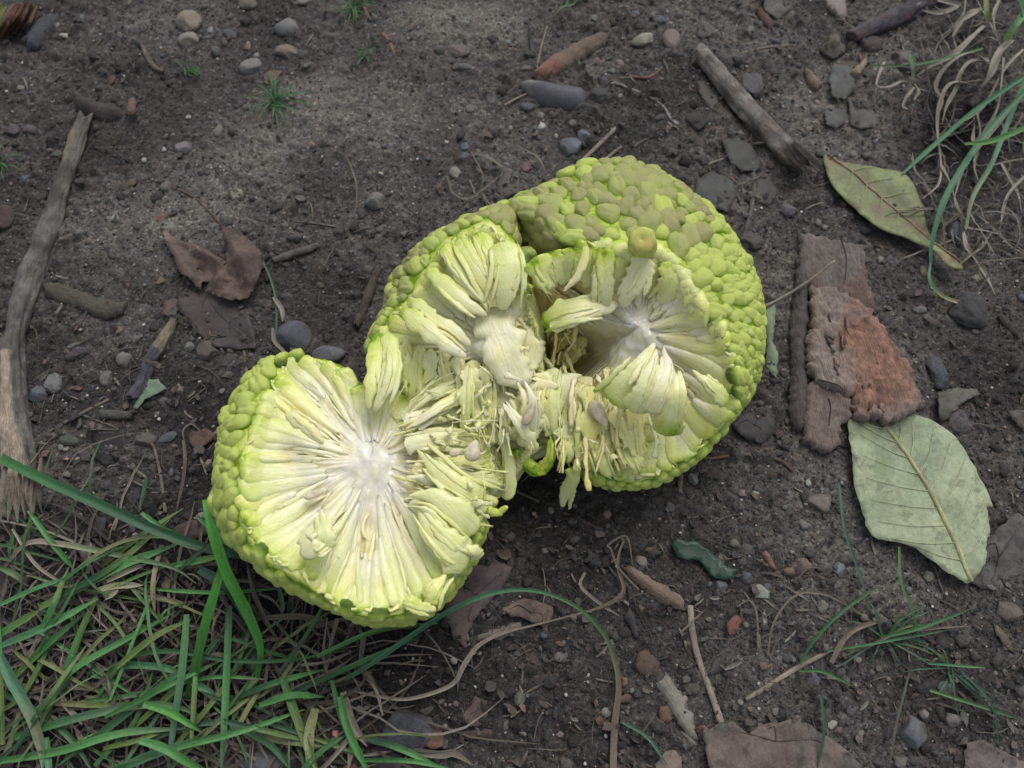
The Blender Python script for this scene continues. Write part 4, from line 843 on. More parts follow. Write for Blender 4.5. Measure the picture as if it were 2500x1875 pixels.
def ribbon_arrays(C, wd, cols, fold=0.25, twist=0.0, s=0, na=5):
    nl = len(C); T = frames(C); S = np.cross(T, [0, 0, 1]); S /= np.linalg.norm(S, axis=1)[:, None]+1e-9; U = np.cross(S, T)
    u = np.linspace(0, 1, nl); an = twist*np.sin(u*5+s)+0.0; ca, sa = np.cos(an)[:, None], np.sin(an)[:, None]
    S2 = S*ca+U*sa; U2 = U*ca-S*sa; x = np.linspace(-1, 1, na)
    P = C[:, None]+S2[:, None]*(x[None, :, None]*wd[:, None, None]/2)+U2[:, None]*((np.abs(x)[None, :]-0.5)*fold*wd[:, None])[..., None]
    col = np.stack([np.interp(u, np.linspace(0, 1, len(cols)), [c[k] for c in cols]) for k in range(3)], -1)
    tint = np.repeat(col, na, 0)*(1-0.18*np.tile(np.exp(-(x/0.15)**2), nl))[:, None]
    return P.reshape(-1, 3), grid_faces(nl, na), tint, np.tile(x*1.2, nl)+s, np.repeat(u*6, na)
def blade(pts, w_, cols, parent=None, name='blade', mat=None, fold=0.3, twist=0.15, wprof=(0.75, 1, 1, 0.9, 0.15), n=40, lift=0.0015, label=None, cat=None, group=None):
    SN[0] += 1; s = SN[0]; C = path(pts, n, lift); u = np.linspace(0, 1, n)
    wd = w_*PXM*0.9*np.interp(u, np.linspace(0, 1, len(wprof)), wprof)*(1+0.08*fbm2(u*12+s, u*0, s % 50, 2))
    V, F, tint, ac, al = ribbon_arrays(C, wd, [srgb(*c) for c in cols], fold, twist, s)
    tint = np.clip(tint*(1+0.15*fbm2(al*1.1, ac*0.5+s, s % 40, 2))[:, None], 0.002, 1)
    o = mk(name, V, F, mat or (GRASSM if parent is None or True else DRYM), parent, attrs={'tint': tint, 'across': ac, 'along': al})
    if parent is None: tag(o, label, cat, group)
    return o
def joined(name, parts, mat, kind='stuff', smooth=True, parent=None):
    V = []; F = []; T_ = []; A_ = []; L_ = []; n = 0
    for v, f, tn, ac, al in parts: V.append(v); F.append(f+n); T_.append(tn); A_.append(ac); L_.append(al); n += len(v)
    o = mk(name, np.vstack(V), np.vstack(F), mat, parent, smooth=smooth, attrs={'tint': np.clip(np.vstack(T_), .002, 1), 'across': np.concatenate(A_), 'along': np.concatenate(L_)}, origin=np.zeros(3) if parent is None else None)
    tag(o, kind=kind); return o

# ------------------------------------------------------------------ crumbs of soil, grit, litter (uncountable)
def scatter_px(n, dens=None, margin=60):
    P = []
    while len(P) < n:
        x = rng.uniform(-margin, 2500+margin, n); y = rng.uniform(-margin, 1875+margin, n)
        k = np.ones(n) if dens is None else dens(x, y)
        P += list(np.stack([x, y], -1)[rng.uniform(0, 1, n) < k])
    return np.array(P[:n])
def pebbles_joined(name, n, rmin, rmax, cols, mat, sub=0, dens=None, flat=0.7, power=2.5, lumpy=0.25, sink=0.1):
    pp = scatter_px(n, dens); G = WG(pp[:, 0], pp[:, 1], 0, low=False); V0, F0 = ICO[sub]
    r_ = rmin+(rmax-rmin)*rng.uniform(0, 1, n)**power; m_ = len(V0)
    q = V0[None]*(1+lumpy*rng.normal(0, 1, (n, m_, 1)).clip(-1.5, 1.5)) if sub == 0 else V0[None]*(1+lumpy*rng.normal(0, 0.6, (n, m_, 1)).clip(-1, 1))
    sc = rng.uniform(0.65, 1.25, (n, 1, 3)); q = q*sc
    th = rng.uniform(0, 6.28, n); ph = rng.uniform(-0.6, 0.6, n)
    x = q[..., 0]*np.cos(ph)[:, None]-q[..., 2]*np.sin(ph)[:, None]; z = (q[..., 0]*np.sin(ph)[:, None]+q[..., 2]*np.cos(ph)[:, None])*flat
    X = x*np.cos(th)[:, None]-q[..., 1]*np.sin(th)[:, None]; Y = x*np.sin(th)[:, None]+q[..., 1]*np.cos(th)[:, None]
    P = np.stack([X, Y, z], -1)*r_[:, None, None]+G[:, None, :]+np.array([0, 0, 1])*(r_*flat*(1-sink*2)*0.6)[:, None, None]
    C = np.array([srgb(*c) for c in cols])[rng.integers(0, len(cols), n)]*rng.uniform(0.75, 1.25, (n, 1))
    if name.startswith('soil'): C = C*(0.34+0.95*np.clip(tone_at(G[:, 0], G[:, 1]), 0, 1.1))[:, None]*(1.25 if 'clod' in name else 1.0)
    tn = np.repeat(C, m_, 0); V = P.reshape(-1, 3); F = (F0[None]+(np.arange(n)*m_)[:, None, None]).reshape(-1, 3)
    at = aa(V); return joined(name, [(V, F, tn, at['across'], at['along'])], mat, smooth=(sub > 0))
soilc = [(78,72,67), (86,80,74), (94,87,80), (104,96,87), (72,67,63), (90,85,82), (112,104,94)]
darkgap = lambda x, y: np.clip(1-0.65*np.exp(-((x-880)/300)**2-((y-330)/170)**2)-0.5*np.exp(-((x-1120)/170)**2-((y-60)/80)**2), 0.1, 1)
pebbles_joined('soil_crumbs', 52000, 0.00018, 0.00078, soilc, CLODM, 0, darkgap, power=2.2)
pebbles_joined('soil_clods', 2300, 0.0007, 0.0030, soilc, CLODM, 1, darkgap, power=3.0, lumpy=0.40, sink=0.62)
pebbles_joined('grit', 2600, 0.00025, 0.0008, [(150,140,126), (170,160,146), (128,122,116), (190,182,168), (140,122,108), (112,112,116)], STONEM, 1, None, power=2.5, lumpy=0.10)
pebbles_joined('fine_gravel', 360, 0.0008, 0.0019, [(122,112,100), (100,98,98), (92,86,82), (138,124,108), (86,88,94), (116,98,88)], STONEM, 2, None, power=2.0, lumpy=0.10, sink=0.3)

def flakes(name, n, lmin, lmax, cols, mat, dens=None, lift=(0.0002, 0.0018)):
    pp = scatter_px(n, dens); parts = []
    G = WG(pp[:, 0], pp[:, 1], 0, low=False)
    for i in range(n):
        l = random.uniform(lmin, lmax)*random.random()**0.5; k = random.randint(6, 8); a = np.linspace(0, 6.283, k, endpoint=False)+rng.uniform(-.2, .2, k)
        rr_ = rng.uniform(0.55, 1.15, k); x = rr_*np.cos(a)*l/2*random.uniform(.8, 1.3); y = rr_*np.sin(a)*l/2*random.uniform(.35, .9); th = random.uniform(0, 6.28)
        X = x*math.cos(th)-y*math.sin(th); Y = x*math.sin(th)+y*math.cos(th); tx, ty = rng.normal(0, .38, 2); cv = random.uniform(-110, 110)
        Z = tx*X+ty*Y+cv*X*X+rng.normal(0, l*.04, k)
        V = np.vstack([np.stack([X, Y, Z], -1), [[0, 0, l*0.06]]]); z0 = random.uniform(*lift)+max(0, -Z.min())*0.7
        V = V+G[i]+[0, 0, z0]; F = np.array([[j, (j+1) % k, k] for j in range(k)])
        c = np.array(srgb(*random.choice(cols)))*random.uniform(.75, 1.25); at = aa(V)
        parts.append((V, F, np.repeat(c[None], k+1, 0)*rng.uniform(.85, 1.15, (k+1, 1)), at['across'], at['along']))
    return joined(name, parts, mat, smooth=False)
litterd = lambda x, y: np.clip(0.28+0.7*np.exp(-((x-1950)/350)**2-((y-250)/220)**2)+0.75*(y > 1250)*(x < 900)+0.35*(y > 1300)+0.35*(x < 650)*(y > 750)-0.25*np.exp(-((x-850)/330)**2-((y-330)/200)**2), 0.03, 1)
flakes('leaf_litter', 3000, 0.0012, 0.0064, [(72,62,56), (88,74,66), (60,54,54), (104,86,72), (84,70,62), (96,90,84), (70,66,66), (112,78,58)], LEAFM, litterd)
flakes('bark_crumbs', 160, 0.001, 0.0036, [(150,84,44), (128,76,50), (168,104,56), (140,118,88), (166,150,122)], LEAFM, None)

def threads(name, n, lmin, lmax, wmin, wmax, cols, dens, zmax, curl=1.2, mat=None, fold=0.2, box=None, dirf=None, mr=10):
    pp = scatter_px(n, dens) if box is None else np.stack([rng.uniform(box[0], box[2], n), rng.uniform(box[1], box[3], n)], -1)
    parts = []; G = WG(pp[:, 0], pp[:, 1], 0, low=False)
    for i in range(n):
        l = random.uniform(lmin, lmax)*random.random()**0.4; th = random.uniform(0, 6.28) if dirf is None else dirf(pp[i]); cu = random.gauss(0, curl); st = l/(mr-1); x, y = G[i][0], G[i][1]
        pts = []; z0 = random.uniform(0, zmax)**1.0; hz = random.uniform(0, zmax)
        for k in range(mr):
            pts.append((x, y)); x += st*math.cos(th); y += st*math.sin(th); th += cu/mr+random.gauss(0, 0.12*curl)
        pts = np.array(pts); zz = g_low(pts[:, 0], pts[:, 1])+g_mid(pts[:, 0], pts[:, 1])*0.7+0.0004+z0*(0.3+0.7*np.linspace(0, 1, mr))+hz*np.sin(np.linspace(0, math.pi, mr))*0.7
        C = np.column_stack([pts, zz]); wd = random.uniform(wmin, wmax)*np.interp(np.linspace(0, 1, mr), [0, .2, .8, 1], [.6, 1, .9, .2])
        c = np.array(srgb(*random.choice(cols)))*random.uniform(.8, 1.2); c2 = np.array(srgb(*random.choice(cols)))
        V, F, tn, ac, al = ribbon_arrays(C, wd, [c, c, c*0.7+c2*0.3], fold, 0.5, i % 100, na=3)
        parts.append((V, F, tn, ac, al))
    return joined(name, parts, mat or DRYM)
threads('root_fibres', 1300, 0.004, 0.022, 0.00015, 0.00045, [(112,98,84), (92,78,66), (134,118,100), (76,66,58), (96,74,60)], litterd, 0.0012)
threads('straw_scraps', 480, 0.005, 0.016, 0.0004, 0.0011, [(132,118,98), (112,98,82), (150,136,114), (96,84,72)], litterd, 0.001, curl=0.4)
grassreg = lambda x, y: np.clip(((x < 930)*(y > 1270+0.25*x)*1.0+(x < 250)*(y > 1250)*.6)*(1-np.clip((x-700)/330, 0, 1)), 0, 1)
threads('dead_grass_thatch', 330, 0.03, 0.085, 0.0004, 0.0014, [(122,108,88), (142,126,104), (104,90,72), (92,78,64), (150,136,116), (84,72,62)], grassreg, 0.006, curl=0.9)
threads('fine_grass', 70, 0.03, 0.08, 0.0006, 0.0015, [(52,104,50), (66,120,60), (46,88,44), (86,124,58), (110,124,64)], grassreg, 0.012, curl=0.5, mat=GRASSM)
threads('dead_grass_tangle', 200, 0.012, 0.045, 0.0004, 0.0011, [(136,122,100), (118,104,84), (154,142,120), (100,86,70)], None, 0.006, curl=1.0, box=(2250, -20, 2540, 640))
# ------------------------------------------------------------------ sticks and wood
def bare_left(u, a, V, tn):
    k = np.clip((np.sin(a) > -0.1)*(u > 0.62)*(1.6-np.abs(a-1.4+(u-0.7)*0.5)*(3.2-2.4*np.clip((u-0.62)/0.3, 0, 1))), 0, 1)
    k = np.clip(k*3+fbm3(V*300, 5, 2)*1.2-0.6, 0, 1)[:, None]
    wood = np.array(srgb(176, 152, 122))*(1+0.5*fbm3(V*np.array([500, 90, 500]), 3, 3))[:, None]
    k2 = np.clip(3*np.exp(-((u-0.085)/0.045)**2-((a-1.2)/0.5)**2)-0.7+fbm3(V*400, 8, 2), 0, 1)[:, None]
    tn = tn*(1-k2)+np.array(srgb(152, 130, 66))*k2
    k3 = np.clip(((u-0.9)*14-np.abs(a-1.5)*0.5)+fbm3(V*np.array([600, 120, 400]), 9, 2)*2.5, 0, 1)[:, None]
    k = np.maximum(k, k3*0.9)
    return tn*(1-k)+wood*k
s1, C1, R1 = stick('long_stick', [(205,288),(186,350),(160,430),(130,530),(103,610),(72,690),(45,770),(33,850),(34,940),(38,1030),(48,1120),(48,1200),(40,1262)], [40,42,46,53,60,60,57,54,56,61,68,74,60], (98,92,85), 'long bent grey stick along the left edge, its lower end split to pale wood', n=150, na=40, amp=0.07, groove=0.35, col2=(126,117,106), tintf=bare_left, endj=0.006, fr=120)
for k in range(9):
    x = 8+k*11; L0 = random.uniform(60, 150)
    blade([(x+random.uniform(-5, 10), 1140+random.uniform(-40, 30), 15), (x, 1200, 14), (x+random.uniform(-14, 14), 1215+L0*0.5, 8)], random.uniform(12, 24), [(168,146,118), (186,166,138)], s1, 'splinter', WOODM, fold=0.5, wprof=(0.5, 1, 1, 0.6, 0.2))
def two(cA, cB, at_=0.5, wdt=0.08):
    def f(u, a, V, tn):
        k = np.clip((u-at_)/wdt+0.5+fbm3(V*350, 3, 2)*1.5, 0, 1)[:, None]; v = (tn.mean(1)/tn.mean())[:, None]
        return (np.array(srgb(*cA))*(1-k)+np.array(srgb(*cB))*k)*v
    return f
s2, C2, R2 = stick('straight_stick', [(1702,122),(1740,165),(1800,240),(1870,318),(1930,378),(1962,402)], [44,54,60,62,60,52], (146,134,122), 'straight grey brown stick with a notched end beside the fruit, above the small green leaf', n=110, na=36, amp=0.05, groove=0.3, col2=(122,108,96), fr=110, endj=0.003)
for dx, dy, L0 in ((-14, 8, 1), (8, -10, 1.25), (2, 2, 0.8)):
    blade([(1925+dx, 360+dy, 8), (1955+dx, 388+dy, 8), (1925+dx+62*L0, 360+dy+56*L0, 5)], 24, [(108,96,86), (124,112,98)], s2, 'splinter', WOODM, fold=0.6, wprof=(0.7, 1, 1, 0.9, 0.5))
blade([(1702,122,6),(1690,150,4),(1672,165,1)], 12, [(110,98,84),(120,108,92)], s2, 'twig_stub', WOODM, fold=0.5)
s3, C3, R3 = stick('corner_stick', [(2078,92),(2130,66),(2190,42),(2260,6),(2340,-30)], [42,52,58,58,56], (104,94,94), 'mauve grey stick running out of the top right corner over dead grass', n=90, na=34, amp=0.07, groove=0.3, col2=(92,82,88), fr=120, tintf=lambda u, a, V, tn: np.where((fbm3(V*260, 4, 2) > 0.38)[:, None]*(u < 0.5)[:, None], np.array(srgb(120, 84, 72))[None], tn))
s4, C4, R4 = stick('short_stick', [(424,782),(408,815),(385,855),(362,890),(348,930),(325,972)], [20,30,34,30,30,36], (100,94,98), 'short crooked stick left of the fruit, tan and peeling at its upper end', n=70, na=28, amp=0.08, groove=0.3, tintf=two((140,126,94), (92,88,94), 0.38), fr=200, endj=0.002)
s5, C5, R5 = stick('short_twig', [(922,662),(905,705),(890,745),(870,795)], [20,26,24,18], (94,80,66), 'short brown twig upright just left of the fruit top', cat='twig', n=40, na=14, amp=0.15, fr=260, endj=0.003)
stick('short_twig', [(668,636),(705,624),(742,612),(776,600)], [16,24,22,18], (112,106,96), 'small grey twig piece right of the crumpled brown leaf', cat='twig', n=34, na=14, amp=0.1, fr=200, endj=0.002)
stick('short_twig', [(612,664),(630,640),(655,622)], [14,20,18], (86,80,78), 'small dark hooked twig beside the crumpled brown leaf', cat='twig', n=24, na=12, amp=0.12, fr=200)
stick('short_twig', [(250,1012),(285,1013),(322,1014)], [24,26,22], (104,98,88), 'stub of grey wood below the short crooked stick', cat='twig', n=24, na=14, amp=0.12, fr=200, endj=0.002, mat=WOODM)
stick('thin_twig', [(1293,56),(1296,95),(1300,130)], [10,16,14], (92,88,86), 'thin dark grey twig standing above the orange ended wood chip', cat='twig', n=24, na=10, amp=0.12)
stick('thin_twig', [(2440,770),(2460,795),(2485,820)], [16,20,12], (84,78,72), 'dark short twig at the right edge below the curled grass', cat='twig', n=24, na=12, amp=0.12)
stick('thin_twig', [(1838,398),(1840,460),(1832,520),(1812,590),(1795,625)], [14,12,13,9,6], (120,112,100), 'long thin grey twig between the fruit and the small green leaf', cat='twig', n=40, na=10, amp=0.1)
stick('thin_twig', [(345,105),(360,140),(378,165),(400,175)], [10,16,16,14], (124,108,92), 'small curved pale brown twig at the upper left', cat='twig', n=30, na=10, amp=0.1, mat=WOODM)
stick('thin_twig', [(228,125),(248,95),(270,62)], [10,8,8], (104,92,76), 'thin brown twig near the top left white flint chip', cat='twig', n=24, na=8, amp=0.12)
stick('reddish_twig', [(877,-5),(893,28),(905,50)], [10,12,9], (168,100,70), 'upper piece of thin orange brown twig by the top grass tuft', cat='twig', n=24, na=8, amp=0.12)
stick('reddish_twig', [(934,84),(950,100),(958,120),(964,136)], [12,12,10,8], (176,98,62), 'bright orange brown broken twig below the top grass tuft', cat='twig', n=24, na=8, amp=0.14)
stick('reddish_twig', [(1545,188),(1585,188),(1618,165)], [8,9,6], (160,92,66), 'thin rust coloured twig under the two pale pebbles', cat='twig', n=24, na=8, amp=0.14)
stick('straw_stalk', [(1505,312),(1460,356),(1420,395),(1375,436),(1350,452)], [13,13,13,12,12], (160,134,112), 'straight pinkish straw stalk pointing down to the fruit top', cat='straw', n=40, na=8, amp=0.06, mat=DRYM)
stick('straw_stalk', [(1345,450),(1310,462),(1265,476)], [10,9,9], (140,118,98), 'straw stalk lying half under the fruit top left edge', cat='straw', n=30, na=8, amp=0.06, mat=DRYM)
stick('straw_stalk', [(1201,276),(1245,250),(1286,229)], [7,8,7], (146,124,104), 'short thin straw at the tip of the oblong grey stone', cat='straw', n=24, na=8, amp=0.06, mat=DRYM)
stick('straw_stalk', [(1310,172),(1320,120),(1335,66)], [7,7,6], (134,120,98), 'upright thin straw above the orange ended chip', cat='straw', n=24, na=8, amp=0.06, mat=DRYM)
stick('straw_stalk', [(1518,358),(1500,372),(1474,392)], [10,11,8], (140,116,98), 'short straw scrap beside the straight pinkish stalk', cat='straw', n=24, na=8, amp=0.06, mat=DRYM)
stick('straw_stalk', [(156,1034),(210,1004),(266,975)], [9,9,8], (136,108,66), 'ochre straw left of the fruit near the two grey pebbles', cat='straw', n=24, na=8, amp=0.06, mat=DRYM)
stick('straw_stalk', [(516,770),(514,805),(512,838)], [10,10,9], (140,98,54), 'short orange brown stalk standing above the brown pebble', cat='straw', n=24, na=8, amp=0.06, mat=DRYM)
stick('straw_stalk', [(596,855),(600,895),(606,932)], [8,8,8], (126,112,92), 'pale straw upright touching the left fruit half', cat='straw', n=24, na=8, amp=0.06, mat=DRYM)
stick('straw_stalk', [(358,1048),(378,1100),(392,1160),(404,1252)], [6,8,8,9], (122,106,86), 'long thin straw left of the fruit leaning toward the grass', cat='straw', n=40, na=8, amp=0.06, mat=DRYM)
stick('straw_stalk', [(298,1130),(330,1148),(358,1166)], [8,8,7], (128,116,98), 'short straw tipped with a green blade, left of the fruit', cat='straw', n=24, na=8, amp=0.06, mat=DRYM)
stick('straw_stalk', [(1252,1195),(1310,1222),(1390,1258),(1470,1294)], [8,8,8,6], (108,84,72), 'thin dark red stalk running from under the fruit to the right', cat='straw', n=40, na=8, amp=0.06, mat=DRYM)
stick('straw_stalk', [(1660,1135),(1661,1170),(1660,1205)], [13,13,12], (128,108,88), 'short brown stalk poking out below the right half', cat='straw', n=24, na=10, amp=0.06, mat=DRYM)
stick('straw_stalk', [(1776,140),(1830,124),(1890,114),(1968,110)], [6,7,6,5], (134,112,90), 'thin curved straw right of the straight stick top', cat='straw', n=30, na=8, amp=0.06, mat=DRYM)
stick('straw_stalk', [(1706,412),(1745,395),(1788,382)], [8,8,7], (140,122,98), 'thin straw crossing the dark leaf scraps by the fruit top', cat='straw', n=30, na=8, amp=0.06, mat=DRYM)
st, Cs, _ = stick('leaf_stalk', [(1682,1113),(1730,1120),(1790,1112),(1850,1110),(1905,1125),(1936,1150)], [6,8,9,9,8,9], (110,88,52), 'long curved olive brown leaf stalk right below the fruit', cat='leaf stalk', n=50, na=10, amp=0.05, mat=DRYM)
sheet('leaf_scrap', [(1655,1128),(1680,1108),(1700,1118),(1690,1132),(1662,1138)], .001, .0004, (96,66,52), LEAFM, parent=st)
stick('straw_stalk', [(712,540),(770,546),(835,556),(885,566)], [4,5,5,4], (116,104,88), 'hair thin straw left of the fruit upper lobe', cat='straw', n=30, na=6, amp=0.06, mat=DRYM)
# stalk with a leaf scrap on the right of the fruit
st, Cs, _ = stick('straw_stalk', [(2040,634,14),(1990,675,9),(1930,715,5),(1880,742,3),(1855,752,2)], [6,7,8,8,9], (158,140,112), 'tan straw leaning over the bark, with a grey green leaf scrap', cat='straw', n=40, na=8, amp=0.06, mat=DRYM)
sheet('leaf_scrap', [(1862,760),(1893,736),(1890,790),(1886,830),(1900,868),(1898,900),(1896,925),(1872,892),(1874,830),(1868,790)], .0025, .0003, (118,132,108), GREENLEAFM, parent=st, tilt=(.2, 0))
stick('straw_stalk', [(1685,1478),(1690,1540),(1706,1610),(1735,1690),(1762,1768)], [14,16,14,15,16], (156,138,112), 'long jointed pale straw stalk down to the big brown leaf at the bottom', cat='straw', n=60, na=10, amp=0.05, mat=DRYM, flat=0.7)
stick('straw_stalk', [(1820,1708),(1870,1678),(1930,1640),(1985,1610),(2030,1588)], [10,11,12,11,8], (150,134,108), 'pale straw bundle in the thin grass at the lower right', cat='straw', n=40, na=8, amp=0.08, mat=DRYM)
stick('white_thread_root', [(1492,205),(1505,202),(1540,218),(1580,232),(1620,262),(1635,288),(1655,305)], [6,7,7,6,7,9,14], (146,140,132), 'thin pale curled root above the straight straw stalk', cat='root', n=50, na=7, amp=0.2, mat=DRYM)
stick('curved_stalk', [(380,472),(390,462),(425,460),(470,480),(505,510),(545,556)], [5,5,6,6,6,7], (98,74,58), 'thin curved reddish leaf stalk above the crumpled brown leaf', cat='leaf stalk', n=50, na=7, amp=0.06, mat=DRYM)

def chip(out, lift, dome, col, label, col2=None, grain=0, cat='wood chip', name='wood_chip', mat=None, group=None, **k):
    o, z = sheet(name, out, lift, .0015+lift, col, mat or WOODM, dome=dome, edge=.0014, grain=grain, col2=col2, label=label, cat=cat, group=group, rough_top=.0004, jag=.0006, dens=.0014, **k); return o, z
def tip_orange(x0, y0, r_, c):
    p0 = W(x0, y0)
    def f(V, tn):
        k = np.clip(1.6-np.hypot(V[:, 0]-p0[0], V[:, 1]-p0[1])/(r_*PXM)+fbm3(V*300, 4, 2), 0, 1)[:, None]
        return tn*(1-k)+np.array(srgb(*c))*k
    return f
chip([(1298,182),(1312,166),(1345,140),(1395,112),(1450,88),(1488,84),(1478,108),(1440,132),(1400,160),(1350,184),(1322,196)], .001, .004, (134,112,92), 'tapered wood chip with a bright orange lower end, above the oblong stone', grain=-30, tintf=tip_orange(1330, 178, 45, (176, 102, 58)))
chip([(105,690),(145,690),(200,712),(250,728),(308,742),(302,768),(262,780),(215,765),(180,748),(140,738),(108,722)], .001, .0025, (104,94,78), 'flat grey brown bark strip crossing beside the long stick', grain=12, cat='bark strip', name='bark_strip')
chip([(60,78),(100,52),(140,30),(142,48),(112,92),(92,118),(68,122)], .001, .004, (96,94,98), 'blocky grey wood chunk beside the orange fruit scrap in the top left corner', grain=-35)
chip([(1518,1386),(1540,1380),(1580,1405),(1630,1435),(1668,1458),(1672,1492),(1610,1470),(1552,1425)], .001, .004, (168,146,120), 'pale split wood chip below the right half, touching a straw', grain=35, col2=(150,122,94))
chip([(1600,1672),(1625,1642),(1660,1690),(1692,1742),(1706,1810),(1690,1805),(1650,1760)], .001, .0035, (164,152,132), 'grooved pale wood splinter above the big brown leaf', grain=55)
chip([(1662,1785),(1680,1790),(1704,1818),(1690,1822)], .001, .002, (140,128,110), 'small pale splinter beside the left tip of the big brown leaf', grain=50)
chip([(1158,1552),(1210,1535),(1270,1518),(1275,1535),(1225,1560),(1165,1566)], .001, .004, (146,132,110), 'pale wood chip under the small pinkish leaf', grain=-15)
chip([(1914,1395),(1935,1375),(1960,1358),(1984,1378),(1978,1392),(1945,1406),(1918,1405)], .001, .003, (150,122,96), 'small tan wood chip left of the large green leaf', grain=-30)
chip([(1858,1325),(1872,1335),(1888,1370),(1896,1392),(1882,1385),(1862,1350)], .001, .003, (186,112,58), 'small bright orange bark chip left of the tan chip', cat='bark chip', name='bark_chip')
chip([(1120,1792),(1180,1780),(1205,1785),(1200,1800),(1150,1808)], .001, .002, (104,82,70), 'small brown wood strip at the bottom below a curled leaf', grain=-8)
chip([(2078,172),(2112,142),(2118,155),(2096,182)], .004, .0015, (178,142,92), 'bright tan wood flake on the grey lumps at the top right', cat='wood flake')
chip([(1965,168),(1980,172),(2008,200),(1995,220),(1975,200)], .002, .002, (158,124,84), 'tan curled flake left of the grey lumps at the top right', cat='wood flake')
chip([(1842,18),(1858,18),(1890,55),(1885,72),(1862,60)], .001, .002, (128,92,72), 'rust brown bark flake near the top between the sticks', cat='bark flake')
chip([(1995,1500),(2003,1488),(2022,1500),(2012,1535)], .0008, .0012, (182,176,150), 'tiny pale wood splinter near the lower right straw', cat='wood flake') if False else None
chip([(2052,-8),(2062,-8),(2068,28),(2060,52),(2040,30),(2020,10),(2015,-8)], .002, .001, (132,116,106), 'pointed pale brown leaf scrap at the top edge', cat='leaf scrap', name='leaf_scrap', mat=LEAFM)

# the bark slab: plates and strips
bk = empty('bark_slab', WG(2080, 850)[0], 'thick layered slab of red brown bark right of the fruit, overlapping a green leaf', 'bark')
sheet('bark_plank', [(1955,572),(1985,572),(2020,582),(2060,592),(2106,600),(2112,640),(2118,690),(2132,725),(2142,762),(2110,768),(2040,750),(1985,735),(1962,690),(1950,640)], .003, .0045, (128,114,104), BARKM, bk, dome=.0016, edge=.0005, grain=80, rough_top=.0008, dens=.0013, jag=.0009, col2=(122,92,76))
sheet('bark_strip', [(1946,622),(1972,640),(1972,700),(1978,760),(1968,830),(1972,900),(1972,1000),(1960,1052),(1936,1046),(1925,1000),(1932,900),(1928,800),(1940,700)], .002, .0035, (104,92,84), BARKM, bk, dome=.004, edge=.0022, grain=88, rough_top=.0008, dens=.0013, jag=.0008)
sheet('bark_plate', [(1968,935),(1992,930),(2050,958),(2084,972),(2082,1018),(2056,1034),(2052,1085),(2028,1104),(1990,1092),(1962,1070),(1966,1000)], .0035, .005, (142,118,104), BARKM, bk, dome=.002, edge=.0005, grain=86, rough_top=.0009, dens=.0013, jag=.0010)
sheet('bark_plate', [(1963,1060),(2000,1078),(2035,1092),(2022,1108),(1985,1095),(1962,1080)], .0015, .003, (88,76,72), BARKM, bk, dome=.001, edge=.001, grain=10, dens=.0013, jag=.0006)
def redbark(V, tn):
    p0 = W(2130, 900); k = np.clip(1.25-(((V[:, 0]-p0[0])/.0185)**2+((V[:, 1]-p0[1])/.030)**2)+1.1*fbm3(V*110, 6, 3), 0, 1)[:, None]
    red = np.array(_srgb(152, 110, 90))*(1+0.9*fbm3(V*np.array([500, 120, 500]), 3, 3))[:, None]
    return tn*(1-k*.75)+red*k*.75
sheet('bark_plate', [(1976,700),(2010,700),(2040,706),(2064,718),(2092,736),(2118,758),(2150,790),(2178,835),(2205,868),(2225,905),(2236,945),(2248,985),(2238,1004),(2200,1026),(2168,1034),(2140,1020),(2110,1026),(2088,1008),(2084,968),(2060,958),(2030,950),(1994,930),(1975,905),(1970,850),(1966,830),(1984,800),(1979,740)], .0068, .0042, (158,134,118), BARKM, bk, dome=.0022, edge=.0005, grain=78, rough_top=.0016, dens=.0012, jag=.0014, amp=.0016, freq=90, tintf=redbark, fold=[(2080,720,2190,1000,.0018,.006)])
for pts in ([(2000,735),(2010,780),(2015,800)], [(2050,790),(2052,815),(2058,830)], [(1985,940),(2030,952),(2045,965)], [(2010,985),(2014,1010),(2010,1050)], [(2040,600),(2052,640),(2050,700)]):
    vein('bark_ridge', pts, 5, 3, lambda x, y: g_low(x, y)+.0090, (70, 56, 50), bk)

qf = random.Random(3)
for k in range(34):
    x = qf.uniform(1985, 2225); y = qf.uniform(730, 1010)
    if x > 2010+(y-700)*.72 or (x < 2100 and y > 930): continue
    l = qf.uniform(14, 46); w_ = qf.uniform(5, 12); a = rad(qf.gauss(72, 14)); red = (x-2130)**2+((y-900)*.7)**2 < 95**2
    P = [(x+l*math.cos(a)*u-w_*v_*math.sin(a)+qf.uniform(-3, 3), y+l*math.sin(a)*u+w_*v_*math.cos(a)+qf.uniform(-3, 3)) for u, v_ in ((-.5, 0), (-.3, -.5), (.1, -.6), (.5, -.2), (.45, .3), (0, .5), (-.35, .4))]
    sheet('bark_flake', P, .0092+qf.uniform(0, .0006), .0012, qf.choice([(176,118,92), (150,98,76), (130,84,66)]) if red else qf.choice([(134,116,104), (112,96,88), (150,132,118)]), BARKM, bk, dens=.002, amp=.0003, jag=.0004, grain=78, tilt=(qf.gauss(0, .12), qf.gauss(0, .12)))
